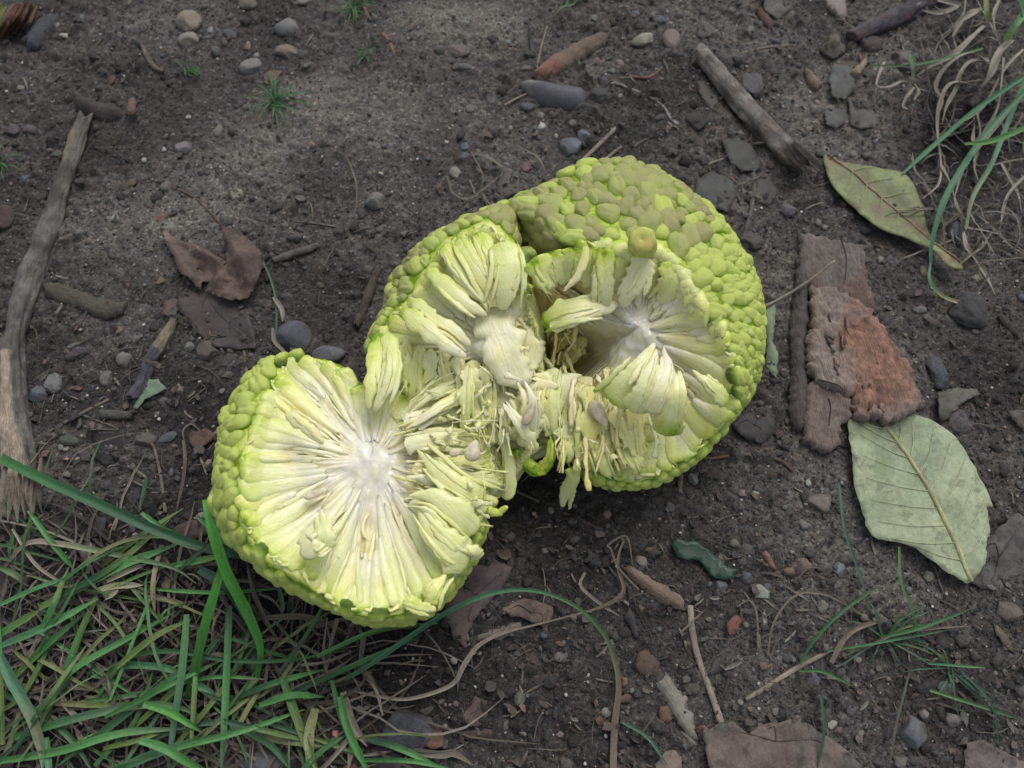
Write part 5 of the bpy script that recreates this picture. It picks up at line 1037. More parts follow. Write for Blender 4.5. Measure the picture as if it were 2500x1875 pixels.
# ------------------------------------------------------------------ leaves
def leafcol(edge_c, spots):
    def f(V, tn):
        for (x, y, r_, c, st_) in spots:
            p0 = W(x, y); k = np.clip(1.4-np.hypot(V[:, 0]-p0[0], V[:, 1]-p0[1])/(r_*PXM)+1.2*fbm3(V*350, int(x) % 30, 3), 0, 1)[:, None]*st_
            tn = tn*(1-k)+np.array(srgb(*c))*k
        return tn
    return f
lf = empty('small_green_leaf', WG(2160, 480)[0], 'smaller green leaf with rust brown spots and an orange midrib, right of the straight stick', 'leaf', 'fallen green leaves')
o, z = sheet('leaf_blade', [(2016,372),(2040,378),(2080,392),(2140,405),(2198,416),(2224,436),(2242,472),(2256,520),(2266,560),(2276,590),(2305,618),(2345,660),(2310,655),(2275,612),(2240,598),(2200,580),(2150,560),(2110,530),(2072,495),(2040,455),(2022,420)], .0050, .00022, (124,136,88), GREENLEAFM, lf, jag=.00022, dens=.0018, amp=.0006, smooth=True, col2=(112,118,80), fold=[(2025,375,2300,610,-.0012,.004)],
    tilt=(.02, -.05), tintf=leafcol(None, [(2025,395,16,(150,92,72),.8), (2135,525,22,(128,92,66),.8), (2235,500,18,(124,92,64),.55), (2232,565,26,(112,76,56),.8), (2320,640,34,(142,70,52),.85), (2080,520,16,(130,90,66),.5), (2100,450,14,(96,92,66),.5)]))
vein('midrib', [(2022,372),(2080,420),(2140,475),(2200,530),(2250,580),(2335,650)], 9, 4, z, (164,118,72), lf)
for a, b in (((2075,418),(2130,412)), ((2110,448),(2180,440)), ((2150,485),(2225,475)), ((2185,518),(2240,515)), ((2080,425),(2060,470)), ((2115,455),(2095,500)), ((2150,488),(2130,540)), ((2190,524),(2170,565))):
    vein('vein', [a, ((a[0]+b[0])/2+3, (a[1]+b[1])/2-2), b], 2.5, 1.5, z, (168,170,120), lf, off=.0006)
lf = empty('large_green_leaf', WG(2240, 1200)[0], 'large pale sage green leaf with yellow midrib, tucked under the bark slab', 'leaf', 'fallen green leaves')
o, z = sheet('leaf_blade', [(2078,1022),(2130,1022),(2200,1008),(2250,1012),(2292,1032),(2335,1070),(2368,1120),(2388,1165),(2408,1200),(2422,1236),(2408,1240),(2414,1290),(2402,1330),(2400,1370),(2386,1400),(2362,1424),(2325,1408),(2270,1368),(2235,1340),(2200,1326),(2130,1308),(2108,1250),(2088,1180),(2080,1100)], .0052, .00022, (156,167,138), GREENLEAFM, lf, jag=.00035, dens=.0022, amp=.0014, freq=50, smooth=True, col2=(140,156,128), c2f=40,
    fold=[(2150,1020,2362,1420,-.0016,.005)], tilt=(.03, -.02), tintf=leafcol(None, [(2100,1050,34,(108,124,84),.7), (2160,1075,30,(112,112,92),.6), (2225,1065,22,(118,120,100),.45), (2150,1125,24,(116,118,94),.4), (2275,1130,22,(134,132,112),.5), (2230,1350,22,(110,104,78),.5), (2140,1150,26,(104,128,80),.5)]))
vein('midrib', [(2152,1018),(2185,1065),(2222,1125),(2262,1190),(2300,1265),(2330,1335),(2362,1422)], 9, 12, z, (170,172,124), lf)
for pts in ():
    vein('vein', pts, 2.8, 1.6, z, (204,210,168), lf, off=.0006)
Rl = crspline([(2200,1008,0),(2292,1032,0),(2368,1120,0),(2408,1200,0),(2412,1290,0),(2398,1370,0),(2362,1424,0)], 60)[:, :2]
Ll = crspline([(2078,1022,0),(2080,1100,0),(2088,1180,0),(2108,1250,0),(2130,1308,0),(2200,1326,0),(2270,1368,0),(2362,1424,0)], 60)[:, :2]
Ml = crspline([(2152,1018,0),(2222,1125,0),(2300,1265,0),(2362,1422,0)], 60)[:, :2]
for k in range(9):
    for E in (Rl, Ll):
        i = 52-k*6; a = Ml[i]; b = E[max(i-13, 0)]; b = a*.14+b*.86
        vein('vein', [tuple(a), tuple(a*.5+b*.5+np.array([4, 8])), tuple(b)], 2.0, 1.0, z, (186,194,160), lf, off=.0004)
lf = empty('crumpled_leaf', WG(530, 650)[0], 'crumpled pinkish brown maple leaf left of the fruit with one raised lobe', 'leaf')
sheet('leaf_lobe', [(392,555),(415,572),(440,588),(480,600),(520,620),(552,642),(540,680),(500,690),(495,712),(470,690),(440,665),(428,640),(412,600)], .004, .0003, (102,78,66), LEAFM, lf, amp=.0026, freq=130, rough_top=.0020, dens=.0012, jag=.0007, fold=[(400,560,480,690,.004,.003), (450,600,540,650,.003,.0025)], col2=(130,106,90))
sheet('leaf_lobe', [(546,556),(560,566),(600,576),(622,600),(642,622),(645,655),(636,690),(605,730),(560,735),(520,718),(500,705),(530,680),(548,650),(552,600)], .005, .0003, (108,82,70), LEAFM, lf, amp=.0026, freq=130, rough_top=.0020, dens=.0012, jag=.0007, fold=[(548,560,620,690,.004,.004), (520,700,630,640,.003,.003)], col2=(84,64,56))
sheet('leaf_lobe', [(398,735),(420,728),(445,735),(440,765),(420,775),(398,770)], .002, .0003, (96,72,62), LEAFM, lf, amp=.001, dens=.0016, jag=.0005)
lf, z = sheet('dark_leaf', [(440,712),(480,708),(520,716),(575,728),(605,770),(622,815),(624,848),(580,852),(520,845),(480,810),(450,775),(432,745)], .0022, .0003, (70,58,58), LEAFM, amp=.0018, freq=80, dens=.0018, jag=.0006, col2=(82,68,66), label='dark wet purple brown leaf lying under the crumpled pinkish leaf', cat='leaf')
vein('vein', [(500,715),(540,770),(610,830)], 3, 2, z, (96,78,72), lf); vein('vein', [(500,715),(490,770),(510,830)], 3, 2, z, (96,78,72), lf)
BL = [
 ([(1082,1402),(1140,1378),(1180,1352),(1215,1368),(1250,1384),(1242,1410),(1226,1436),(1190,1475),(1160,1508),(1145,1538),(1135,1582),(1112,1560),(1088,1512),(1078,1455)], .003, (124,98,96), (108,82,84), 'wrinkled purple brown leaf sticking out below the left fruit half', .0022),
 ([(1222,1486),(1258,1468),(1290,1464),(1322,1472),(1350,1482),(1350,1500),(1336,1532),(1300,1520),(1268,1508),(1248,1506)], .0035, (150,116,100), (134,98,86), 'small pinkish tan leaf above a pale wood chip, under the arching blade', .0018),
 ([(1716,1792),(1750,1768),(1790,1760),(1828,1790),(1870,1764),(1925,1756),(1975,1766),(2020,1796),(2062,1826),(2100,1870),(2108,1900),(1740,1900),(1724,1840)], .0035, (134,108,98), (112,104,98), 'big mottled brown leaf cut by the bottom edge', .003),
 ([(2362,1815),(2400,1808),(2440,1828),(2480,1850),(2520,1866),(2520,1900),(2350,1900)], .003, (142,118,114), (120,98,96), 'pinkish brown leaf in the bottom right corner', .002),
 ([(2405,1318),(2440,1285),(2480,1250),(2520,1235),(2520,1450),(2470,1442),(2420,1440),(2370,1424),(2395,1388),(2402,1350)], .002, (122,108,106), (104,92,92), 'curled mauve brown leaf at the right edge beside the large green leaf', .003),
 ([(1786,1036),(1812,1012),(1850,1000),(1876,990),(1894,1020),(1890,1052),(1862,1084),(1822,1072),(1798,1056)], .002, (96,80,78), (80,68,70), 'dark brown leaf piece against the lower right edge of the fruit', .0016),
 ([(1128,1742),(1150,1720),(1160,1696),(1186,1712),(1190,1745),(1176,1772),(1140,1770)], .003, (136,98,84), (112,80,70), 'curled reddish brown leaf piece near the bottom centre', .0022),
 ([(1030,1822),(1050,1790),(1060,1762),(1082,1790),(1088,1820),(1062,1830)], .004, (158,88,58), (120,62,44), 'small bright rust orange leaf beside the fuzzy grey ball', .0025),
 ([(462,1055),(490,1050),(508,1046),(532,1062),(505,1085),(478,1102),(462,1080)], .003, (136,88,72), (120,76,64), 'small folded reddish leaf left of the left half', .0018),
 ([(40,1352),(100,1348),(150,1372),(172,1420),(140,1470),(90,1500),(30,1530),(-20,1540),(-20,1400)], .001, (78,62,60), (66,54,54), 'broad dark brown leaf under the grass at the left edge', .0018),
 ([(180,1285),(230,1262),(262,1262),(255,1300),(215,1322),(185,1310)], .002, (86,80,88), (74,66,72), 'dark slate grey leaf scrap above the grass at the left', .0015),
 ([(420,1290),(470,1268),(505,1270),(512,1300),(470,1320),(432,1318)], .002, (118,86,78), (98,72,66), 'reddish leaf piece between the grass and the left half', .0015),
 ([(516,1150),(532,1130),(546,1120),(545,1150),(528,1172),(518,1165)], .002, (140,112,104), None, 'little pinkish leaf touching the left edge of the left half', .001),
 ([(900,1830),(940,1790),(980,1800),(985,1850),(990,1900),(900,1900)], .003, (74,54,54), (60,46,46), 'dark maroon leaf at the bottom beside the fuzzy grey ball', .002),
 ([(225,1035),(250,1045),(300,1040),(310,1100),(260,1140),(225,1120)], .001, (58,52,52), None, 'dark wet leaf patch left of the fruit above the long straw', .0014),
 ([(1760,340),(1800,330),(1830,350),(1862,400),(1850,418),(1812,420),(1780,395)], .002, (92,90,92), (80,78,80), 'slate grey leaf scrap under the straight stick', .001),
 ([(1690,500),(1700,440),(1745,420),(1790,440),(1800,480),(1775,520),(1740,510),(1700,520)], .002, (84,80,80), (96,90,86), 'larger slate grey leaf scrap against the top right of the fruit', .0016),
 ([(1840,425),(1880,430),(1900,470),(1880,500),(1845,490)], .0015, (100,90,86), (90,82,80), 'flat brown grey leaf scrap below the straight stick end', .001),
 ([(2030,165),(2070,160),(2094,180),(2092,215),(2060,245),(2030,240),(2022,200)], .003, (108,104,104), (92,88,88), 'grey crumpled leaf at the top right beside the tan flake', .002),
 ([(2012,270),(2040,262),(2066,270),(2064,300),(2040,314),(2018,300)], .003, (116,108,104), (98,92,90), 'small cupped grey leaf below the grey crumpled one', .001),
 ([(2070,240),(2110,240),(2140,280),(2145,305),(2105,315),(2078,300)], .003, (108,98,94), (92,84,82), 'brown grey leaf flap right of the small cupped one', .0018),
 ([(1700,185),(1725,200),(1760,240),(1790,270),(1800,295),(1765,285),(1725,255),(1705,225)], .0012, (118,94,84), (100,86,78), 'reddish brown leaf under the straight stick left side', .0012),
 ([(2290,960),(2340,945),(2385,950),(2392,962),(2350,985),(2320,1015),(2300,1030),(2290,1010)], .004, (116,108,96), (98,90,82), 'ragged grey brown leaf curl above the large green leaf', .002),
 ([(2462,1005),(2500,1000),(2510,1050),(2485,1040)], .003, (104,92,86), None, 'brown leaf tip at the right edge above the large green leaf', .001),
 ([(1860,-10),(1905,-10),(1930,20),(1900,50),(1865,30)], .002, (110,102,92), (96,88,82), 'brown grey leaf flap at the top edge by the sticks', .002),
 ([(2160,18),(2200,30),(2190,60),(2160,90),(2130,100),(2120,80),(2146,50)], .0005, (90,82,74), None, 'dull leaf strip behind the corner stick', .001),
 ([(1210,440),(1235,425),(1268,440),(1270,470),(1240,482),(1215,470)], .001, (124,106,96), (108,92,84), 'pale curled leaf scrap left of the fruit top', .001),
 ([(1275,395),(1292,392),(1300,410),(1285,420),(1270,410)], .001, (134,94,92), None, 'tiny pink petal scrap above the fruit', .001),
 ([(560,470),(575,458),(592,462),(588,478),(568,486)], .001, (166,150,130), None, 'tiny cream lobed leaf scrap above the crumpled leaf', .0008),
 ([(310,438),(330,432),(336,446),(318,458),(302,452)], .001, (116,84,70), None, 'tiny red brown leaf scrap right of the long stick', .0008),
 ([(318,240),(330,240),(334,262),(324,282),(312,276),(314,255)], .006, (150,88,66), None, 'orange brown leaf scrap on the end of the dark clod', .0015),
 ([(640,185),(660,172),(690,176),(678,192),(655,208),(648,206)], .001, (148,92,70), None, 'rust coloured curled leaf scrap above the small grass tuft', .0015),
 ([(1775,1520),(1795,1500),(1810,1515),(1800,1545),(1780,1550)], .003, (170,80,44), None, 'bright orange curled leaf scrap at the lower right', .0016),
 ([(1855,1620),(1880,1606),(1882,1630),(1862,1636)], .002, (168,118,66), None, 'small tan orange flake below the orange curled scrap', .001),
 ([(1515,1650),(1530,1655),(1534,1672),(1520,1680)], .002, (166,96,52), None, 'small orange flake right of the arching blade', .001),
 ([(1510,1700),(1540,1695),(1536,1715),(1515,1716)], .002, (128,98,70), None, 'small brown flake below the orange one by the arching blade', .001),
 ([(1612,1725),(1640,1718),(1648,1750),(1630,1765),(1610,1760)], .002, (124,88,60), None, 'brown flake left of the grooved pale splinter', .001),
 ([(1600,1865),(1625,1835),(1650,1830),(1665,1850),(1665,1900),(1600,1900)], .003, (146,116,100), None, 'pale brown leaf piece at the bottom edge left of the big brown leaf', .0015),
 ([(2425,1520),(2440,1528),(2470,1570),(2472,1592),(2450,1575),(2430,1550)], .001, (118,100,76), None, 'narrow tan leaf scrap near the right edge', .001),
 ([(1725,1650),(1745,1610),(1770,1590),(1780,1620),(1760,1640)], .001, (88,78,74), None, 'dark grey leaf scrap beside the jointed straw stalk', .001),
 ([(1535,1480),(1548,1500),(1560,1555),(1550,1560),(1525,1510)], .001, (74,68,72), None, 'dark narrow leaf strip right of the arching blade', .001),
]
for out, lift, c, c2, lab, am in BL:
    c = tuple(int(q*f) for q, f in zip(c, (.84, .86, .82))); c2 = tuple(int(q*f) for q, f in zip(c2, (.80, .84, .80))) if c2 else None
    o, z = sheet('brown_leaf' if len(out) > 6 else 'leaf_scrap', out, lift*0.8, .0003, c, LEAFM, amp=am*1.25, freq=95, rough_top=.0006, tam=.2, dens=.0017 if len(out) < 12 else .0022, jag=.0005, col2=c2, label=lab, cat='leaf' if len(out) > 5 else 'leaf scrap')
    if len(out) >= 9:
        a = np.array(out, float); ce = a.mean(0)
        for j in (0, len(out)//3, 2*len(out)//3): vein('vein', [tuple(ce), tuple(ce*.5+a[j]*.5+np.array([9, -12])*(1-2*(j % 2))), tuple(a[j]*.72+ce*.28)], 3, 1.5, z, tuple(int(q*.78) for q in c), o)
o, z = sheet('glossy_leaf', [(1640,1332),(1650,1310),(1672,1320),(1702,1322),(1735,1345),(1752,1362),(1775,1382),(1806,1390),(1790,1412),(1765,1416),(1745,1412),(1728,1390),(1708,1368),(1680,1366),(1655,1360)], .003, .0003, (40,84,62), GLOSSM, amp=.0012, freq=90, dens=.0015, jag=.0004, col2=(30,62,50), label='dark glossy green leaf fragment on the soil below the right half', cat='leaf')
o, z = sheet('green_leaf_scrap', [(360,925),(385,925),(405,945),(385,960),(355,975),(335,1000),(325,995),(345,960)], .002, .0002, (104,124,108), GREENLEAFM, amp=.0012, dens=.0015, jag=.0004, label='grey green torn leaf scrap behind the short crooked stick', cat='leaf scrap')
# broad oval leaf in the grass
o, z = sheet('oval_leaf', [(592,1530),(615,1520),(640,1550),(648,1590),(642,1630),(618,1650),(596,1620),(586,1575)], .004, .0003, (44,72,40), GREENLEAFM, amp=.001, dens=.002, jag=.0001, smooth=True, label='smooth dark green oval leaf behind the bright grass blades', cat='leaf')
# orange and yellow scrap of old fruit in the corner
sc_ = empty('rotten_fruit_scrap', WG(30, 55)[0], 'stringy orange and yellow green scrap of old fruit in the top left corner', 'fruit scrap')
for k in range(22):
    u = k/21; x = -15+u*85+random.uniform(-5, 5); c = [(150,150,92), (168,160,104), (150,92,52), (176,96,50), (140,80,46), (160,120,60)][min(5, int(u*6))]
    blade([(x+22, 10+random.uniform(-8, 8), 3+3*math.sin(u*3)), (x+4, 50+random.uniform(-8, 8), 4+5*math.sin(u*3)), (x-22, 98+random.uniform(-15, 12)-u*28, 1)], random.uniform(10, 18), [c, tuple(int(q*.9) for q in c)], sc_, 'fibre', WOODM, fold=0.9, wprof=(0.5, 1, 1, 0.7, 0.3))

# ------------------------------------------------------------------ stones
ST = [
 (465,58,76,72,10,(138,130,112),(142,122,98),.15,'rounded tan stone with a rusty flush, upper of the touching pair at top left'),
 (462,102,62,52,-15,(134,126,110),(140,124,104),.2,'smaller tan stone below and touching the rounded one'),
 (704,70,80,60,0,(120,116,110),None,.35,'grey rounded trapezoid stone at the top left centre'),
 (706,130,80,50,5,(124,116,102),(134,112,90),.35,'notched tan grey stone just below the grey trapezoid one'),
 (613,165,68,54,-25,(136,124,98),(112,112,118),.45,'banded tan and blue grey stone above the small grass tuft'),
 (607,10,58,48,0,(132,120,100),(120,104,84),.3,'tan stone cut by the top edge, left of two'),
 (738,4,62,30,0,(124,116,106),None,.2,'flat tan stone cut by the top edge, right of two'),
 (515,74,22,24,30,(134,140,146),None,.5,'small bluish white pebble right of the touching tan pair'),
 (560,84,56,26,30,(88,88,90),None,.6,'dark flat slate piece right of the bluish pebble'),
 (160,88,38,17,10,(170,170,166),None,.4,'elongated white flint chip at the top left'),
 (203,46,24,28,0,(108,112,114),None,.6,'small grey angular pebble near the top left'),
 (605,114,22,34,0,(166,138,106),(150,100,70),.5,'small orange cream chip stone above the banded one'),
 (627,136,20,18,0,(128,128,128),None,.5,'tiny grey pebble on top of the banded stone'),
 (525,126,30,30,0,(98,94,90),None,.6,'small dull brown stone between the two stone pairs'),
 (450,361,50,42,0,(124,112,112),None,.5,'mauve grey rough pebble in the upper left soil'),
 (536,321,28,46,10,(108,108,100),None,.3,'upright oval grey pebble left of the small grass tuft roots'),
 (283,535,30,22,10,(146,140,132),None,.5,'pale pebble right of the long stick'),
 (52,216,24,18,0,(134,126,114),None,.5,'pale pebble above the long stick left side'),
 (232,199,14,13,0,(170,166,156),None,.5,'tiny white pebble above the dark clod'),
 (460,288,18,16,0,(156,148,136),None,.5,'tiny cream pebble above the mauve grey one'),
 (401,366,16,16,0,(164,158,148),None,.5,'tiny white pebble left of the mauve grey one'),
 (353,392,16,20,0,(150,150,148),None,.5,'tiny pale grey chip right of the long stick top'),
 (735,488,36,28,10,(110,106,98),None,.5,'small brown grey clod stone above the grey angular stone'),
 (917,493,64,52,-8,(116,112,106),(128,124,116),.8,'angular pale grey stone left of the fruit top'),
 (1395,362,66,66,-35,(98,104,110),(112,118,124),.7,'angular blue grey stone above the fruit, beside the straw stalk'),
 (1428,334,40,40,-30,(102,108,114),None,.6,'blue grey stone knob touching the angular blue grey stone'),
 (1134,362,30,36,-10,(98,104,112),None,.7,'small blue grey stone, upper of two touching, above the fruit'),
 (1138,385,38,32,10,(92,96,104),None,.7,'small blue grey stone, lower of two touching, above the fruit'),
 (1112,424,32,38,-30,(136,126,110),None,.3,'beige rounded pebble among dry grass left of the fruit top'),
 (1240,424,28,26,0,(112,100,90),None,.3,'brown rounded pebble among dry grass above the fruit'),
 (1320,284,26,24,0,(130,122,110),None,.4,'beige pebble directly above the white one'),
 (1321,310,26,25,0,(182,180,168),None,.25,'round white pebble above the fruit'),
 (1289,262,46,30,5,(88,90,92),None,.5,'dark speckled pebble below the oblong grey stone'),
 (1464,238,64,54,-10,(84,82,78),None,.6,'round dark clod right of the oblong grey stone'),
 (1146,268,30,26,20,(112,106,92),None,.6,'small olive brown pebble left of the dark speckled one'),
 (1398,305,26,32,-10,(100,98,90),None,.3,'olive grey oval pebble above the angular blue grey stone'),
 (1247,314,14,24,0,(140,128,110),None,.4,'slim tan pebble left of the white one'),
 (1358,332,15,18,0,(150,142,124),None,.4,'tiny pale pebble beside the angular blue grey stone'),
 (1094,318,14,22,20,(136,136,130),None,.5,'tiny pale slanted pebble above the small blue grey pair'),
 (1090,347,12,10,0,(176,176,170),None,.5,'tiny white pebble above the small blue grey pair'),
 (1570,100,78,42,-15,(146,138,116),None,.35,'pale bean shaped stone, left of the pair at the top'),
 (1638,101,54,74,0,(128,108,98),None,.1,'pinkish brown oval stone, right of the pair at the top'),
 (1118,127,76,40,0,(112,96,88),(124,104,92),.4,'smooth brown flat stone at the top centre'),
 (1074,124,34,34,0,(96,92,84),None,.6,'dark olive pebble touching the smooth brown flat stone'),
 (1135,168,72,30,5,(96,92,86),None,.5,'dull grey flat stone below the smooth brown one'),
 (1240,107,26,26,0,(124,120,112),None,.5,'pale grey pebble at the top centre'),
 (1285,170,44,22,5,(104,96,86),None,.4,'flat olive brown pebble left of the orange ended chip'),
 (1512,158,30,26,30,(124,108,90),None,.3,'brown gold pebble right of the orange ended chip'),
 (1492,175,28,20,0,(104,100,94),None,.4,'small grey pebble left of the brown gold one'),
 (1531,150,16,16,0,(112,100,94),None,.4,'tiny brown pebble right of the brown gold one'),
 (1637,58,17,14,0,(146,128,112),None,.3,'tiny pinkish pebble above the pinkish brown oval stone'),
 (1610,52,44,34,10,(92,94,96),None,.5,'dark grey stone above the pale bean shaped one'),
 (1548,36,34,30,0,(88,90,92),None,.5,'dark slate pebble near the top edge above the bean shaped stone'),
 (1517,20,24,22,0,(116,104,94),None,.4,'brown pebble by the top edge, left'),
 (1542,14,22,20,0,(108,104,100),None,.4,'grey pebble by the top edge, right of the brown one'),
 (1722,78,56,52,0,(112,102,94),None,.6,'brown lumpy clod above the straight stick top'),
 (1895,102,36,22,0,(84,84,86),None,.3,'dark smooth pebble right of the thin curved straw'),
 (1925,515,50,42,20,(104,94,98),None,.45,'flat purple grey stone below the straight stick'),
 (1785,345,24,14,-10,(146,148,144),None,.4,'small white pebble beside the straight stick'),
 (1808,326,20,16,0,(122,118,110),None,.4,'small grey pebble beside the straight stick, above the white'),
 (1996,545,20,24,0,(112,106,100),None,.4,'grey round pebble below the small green leaf, left of two'),
 (2012,556,16,18,0,(120,114,104),None,.4,'smaller grey pebble below the small green leaf, right of two'),
 (2383,680,36,26,-30,(146,128,106),None,.5,'tan angular pebble below the curled grass on the right'),
 (2245,757,40,26,0,(112,110,100),None,.4,'flat olive grey pebble right of the bark slab'),
 (2330,568,44,60,10,(84,82,86),None,.4,'dark slate stone right of the small leaf red tip'),
 (2400,560,56,34,-10,(80,80,80),None,.4,'dark flat stone at the right under dead grass'),
 (2125,150,24,26,0,(90,96,104),None,.5,'blue grey pebble tip by the corner stick'),
 (718,828,92,84,-15,(78,80,88),(88,90,98),.35,'dark blue grey stone with a scratch above the left half'),
 (803,868,84,48,-5,(102,98,100),None,.15,'mauve grey smooth stone between the left half and the upper lobe'),
 (510,858,58,54,0,(98,84,74),None,.45,'brown rounded stone left of the dark blue grey stone'),
 (463,848,25,26,0,(118,112,104),None,.2,'small round grey pebble left of the brown stone'),
 (307,878,50,44,10,(122,116,106),None,.85,'pale irregular chip of stone left of the short stick'),
 (262,925,34,40,0,(104,100,94),None,.2,'flat round grey stone below the pale irregular chip'),
 (133,934,44,60,-5,(118,116,114),None,.4,'pale grey egg shaped stone by the long stick, upper of two'),
 (95,962,50,42,-10,(88,94,104),None,.5,'blue grey stone by the long stick, lower of two'),
 (331,828,36,18,-30,(112,106,98),None,.5,'slanted small grey pebble above the short stick'),
 (436,952,34,24,-10,(118,112,100),None,.6,'small pale stone right of the short stick foot'),
 (190,865,52,44,-20,(88,82,82),None,.6,'dull mauve clod right of the long stick'),
 (172,1075,54,30,5,(78,84,76),None,.4,'dark green grey stone below the ochre straw'),
 (127,1064,32,26,0,(96,90,84),None,.5,'small brown stone left of the dark green grey one'),
 (358,1074,54,40,0,(96,88,78),None,.6,'rough brown stone left of the left fruit half'),
 (150,1092,22,20,20,(128,126,118),None,.7,'tiny pale stone below the dark green grey one, left of two'),
 (163,1098,20,18,0,(132,132,122),None,.7,'tiny pale stone below the dark green grey one, right of two'),
 (260,1184,28,24,0,(82,76,76),None,.4,'small dark pebble above the grass at the left'),
 (166,1160,24,16,0,(130,130,126),None,.5,'small clear grey pebble above the long dark grass blade'),
 (410,1068,50,26,-35,(88,88,94),None,.6,'slanted dark bluish stone left of the folded red leaf'),
 (385,1012,14,16,0,(112,106,100),None,.3,'tiny grey pebble below the short stick'),
 (10,535,60,70,0,(96,66,60),(80,60,56),.3,'dark red brown stone cut by the left edge'),
 (32,320,40,36,0,(96,84,84),None,.3,'mauve stone left of the long stick top, left of two'),
 (74,322,44,36,0,(92,80,80),None,.3,'mauve stone left of the long stick top, right of two'),
 (140,378,36,24,0,(92,94,90),None,.5,'grey green pebble touching the long stick'),
 (62,440,36,30,0,(84,88,96),None,.5,'blue grey pebble left of the long stick'),
 (300,500,30,24,0,(88,84,80),None,.5,'dark pebble near the tiny red brown scrap'),
 (830,568,32,42,0,(84,76,72),None,.5,'dark brown clod left of the fruit upper lobe'),
 (1008,575,22,24,0,(96,92,88),None,.5,'small dark grey pebble left of the lobe edge'),
 (700,725,30,24,0,(90,86,80),None,.5,'small clod stone above the dark blue grey stone') ,
 (2002,1227,62,48,8,(124,110,94),(136,128,112),.7,'chunky tan rock left of the large green leaf'),
 (1973,1180,20,18,0,(156,152,140),None,.5,'small white pebble above the chunky tan rock'),
 (1962,1282,26,30,0,(118,108,98),None,.6,'small brown pebble below the chunky tan rock'),
 (1858,1447,42,36,5,(152,150,132),None,.75,'pale angular stone below the glossy dark leaf'),
 (1762,1430,34,24,0,(96,94,94),None,.4,'grey smooth pebble below the glossy dark leaf, left'),
 (1822,1410,28,30,20,(84,90,94),None,.7,'blue grey stone chip at the tip of the glossy dark leaf'),
 (1566,1370,28,28,0,(126,112,102),None,.35,'pinkish round pebble above the pale split chip'),
 (2048,1390,28,34,15,(122,122,124),None,.7,'grey angular chip left of the large leaf lower edge'),
 (2268,1408,28,26,0,(108,110,98),None,.6,'greenish grey stone below the large leaf'),
 (2008,1480,26,30,10,(112,112,104),None,.7,'small grey stone in the thin grass, near the middle'),
 (1865,1512,20,36,5,(142,140,122),None,.6,'pale upright chip right of the orange curled scrap'),
 (2225,1790,78,64,-10,(98,98,100),None,.75,'large flat blue grey stone at the lower right'),
 (2326,1758,42,34,10,(110,102,96),None,.6,'brown grey stone right of the flat blue grey one'),
 (2462,1495,60,42,25,(108,94,82),None,.5,'brown rock at the right edge below the curled leaf'),
 (1985,1655,26,34,0,(104,98,104),None,.6,'mauve grey upright pebble in the thin grass'),
 (2310,1680,40,26,20,(116,114,122),None,.6,'pale violet grey stone in the thin grass at right'),
 (2255,1742,24,22,0,(120,112,102),None,.4,'small brown pebble above the flat blue grey stone'),
 (1898,1740,34,20,0,(112,106,96),None,.3,'flat pebble on top edge of the big brown leaf'),
 (2097,1798,22,34,10,(116,108,92),None,.3,'olive brown upright pebble right of the big brown leaf'),
 (2028,1770,30,18,-10,(150,146,132),None,.6,'small white chip above the big brown leaf'),
 (1692,1168,24,32,0,(112,108,104),None,.5,'grey pebble below the olive leaf stalk'),
 (1810,1205,24,18,10,(124,108,100),None,.3,'brown pebble right below the olive leaf stalk, left of two'),
 (1845,1202,16,16,0,(164,162,150),None,.3,'tiny white pebble below the olive leaf stalk, right of two'),
 (1330,1345,20,18,0,(110,102,98),None,.4,'small mauve pebble below the left half') ,
 (1372,1282,26,34,-30,(104,104,106),None,.7,'grey jagged clod below the thin red stalk'),
 (1458,1578,14,14,0,(132,130,120),None,.6,'tiny pale pebble inside the arch of the long blade'),
 (1270,1704,26,34,20,(96,98,96),None,.6,'grey green stone near the bottom centre'),
 (1378,1605,16,26,30,(96,94,98),None,.6,'small dark chip under the arching blade'),
 (20,1590,60,66,0,(76,70,78),None,.4,'dark purple grey stone under the grass at the left edge'),
 (650,1865,150,56,0,(78,78,84),(90,92,96),.5,'large dark slate stone cut by the bottom edge'),
]
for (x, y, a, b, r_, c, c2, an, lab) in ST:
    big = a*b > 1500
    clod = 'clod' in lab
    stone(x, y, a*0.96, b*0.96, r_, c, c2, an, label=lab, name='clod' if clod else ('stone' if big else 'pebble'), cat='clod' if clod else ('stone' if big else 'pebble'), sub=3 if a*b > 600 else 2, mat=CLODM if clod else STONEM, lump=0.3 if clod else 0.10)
# oblong grey stone, with pale tip
os_, _ = sheet('oblong_stone', [(1270,206),(1290,200),(1322,203),(1360,208),(1395,212),(1424,218),(1434,236),(1426,258),(1400,268),(1360,262),(1320,256),(1300,240),(1284,224)], .0005, .003, (104,100,106), STONEM, dome=.0072, edge=.0035, jag=.0001, dens=.0013, smooth=True, label='oblong grey stone with a paler pointed left tip, above the white pebble', cat='stone', tintf=tip_orange(1285, 212, 26, (134, 130, 118)), col2=(92,88,92))
sheet('curved_clod', [(183,242),(205,238),(240,250),(280,258),(300,270),(298,288),(262,296),(225,290),(200,276),(186,262)], .0005, .003, (82,72,66), CLODM, dome=.006, edge=.003, jag=.0004, dens=.0014, smooth=True, label='curved dark brown clod lying across the top of the long stick', cat='clod', col2=(96,86,76))
stone(1580,1618,48,50,0,(110,80,64),(94,70,58),.1,label='round brown seed husk right of the arching blade',name='seed_husk',cat='husk',flat=.45,lump=.2)
stone(2252,664,18,30,10,(128,104,60),None,.05,label='small ochre seed next to the bottom of the curled grass',name='seed',cat='seed',flat=.8,sub=2)
stone(1000,1782,104,84,0,(70,70,74),(88,88,92),.1,label='fuzzy grey ball like a weathered seed head near the bottom',name='fuzzy_ball',cat='seed head',flat=.5,lump=.22,mat=CLODM)
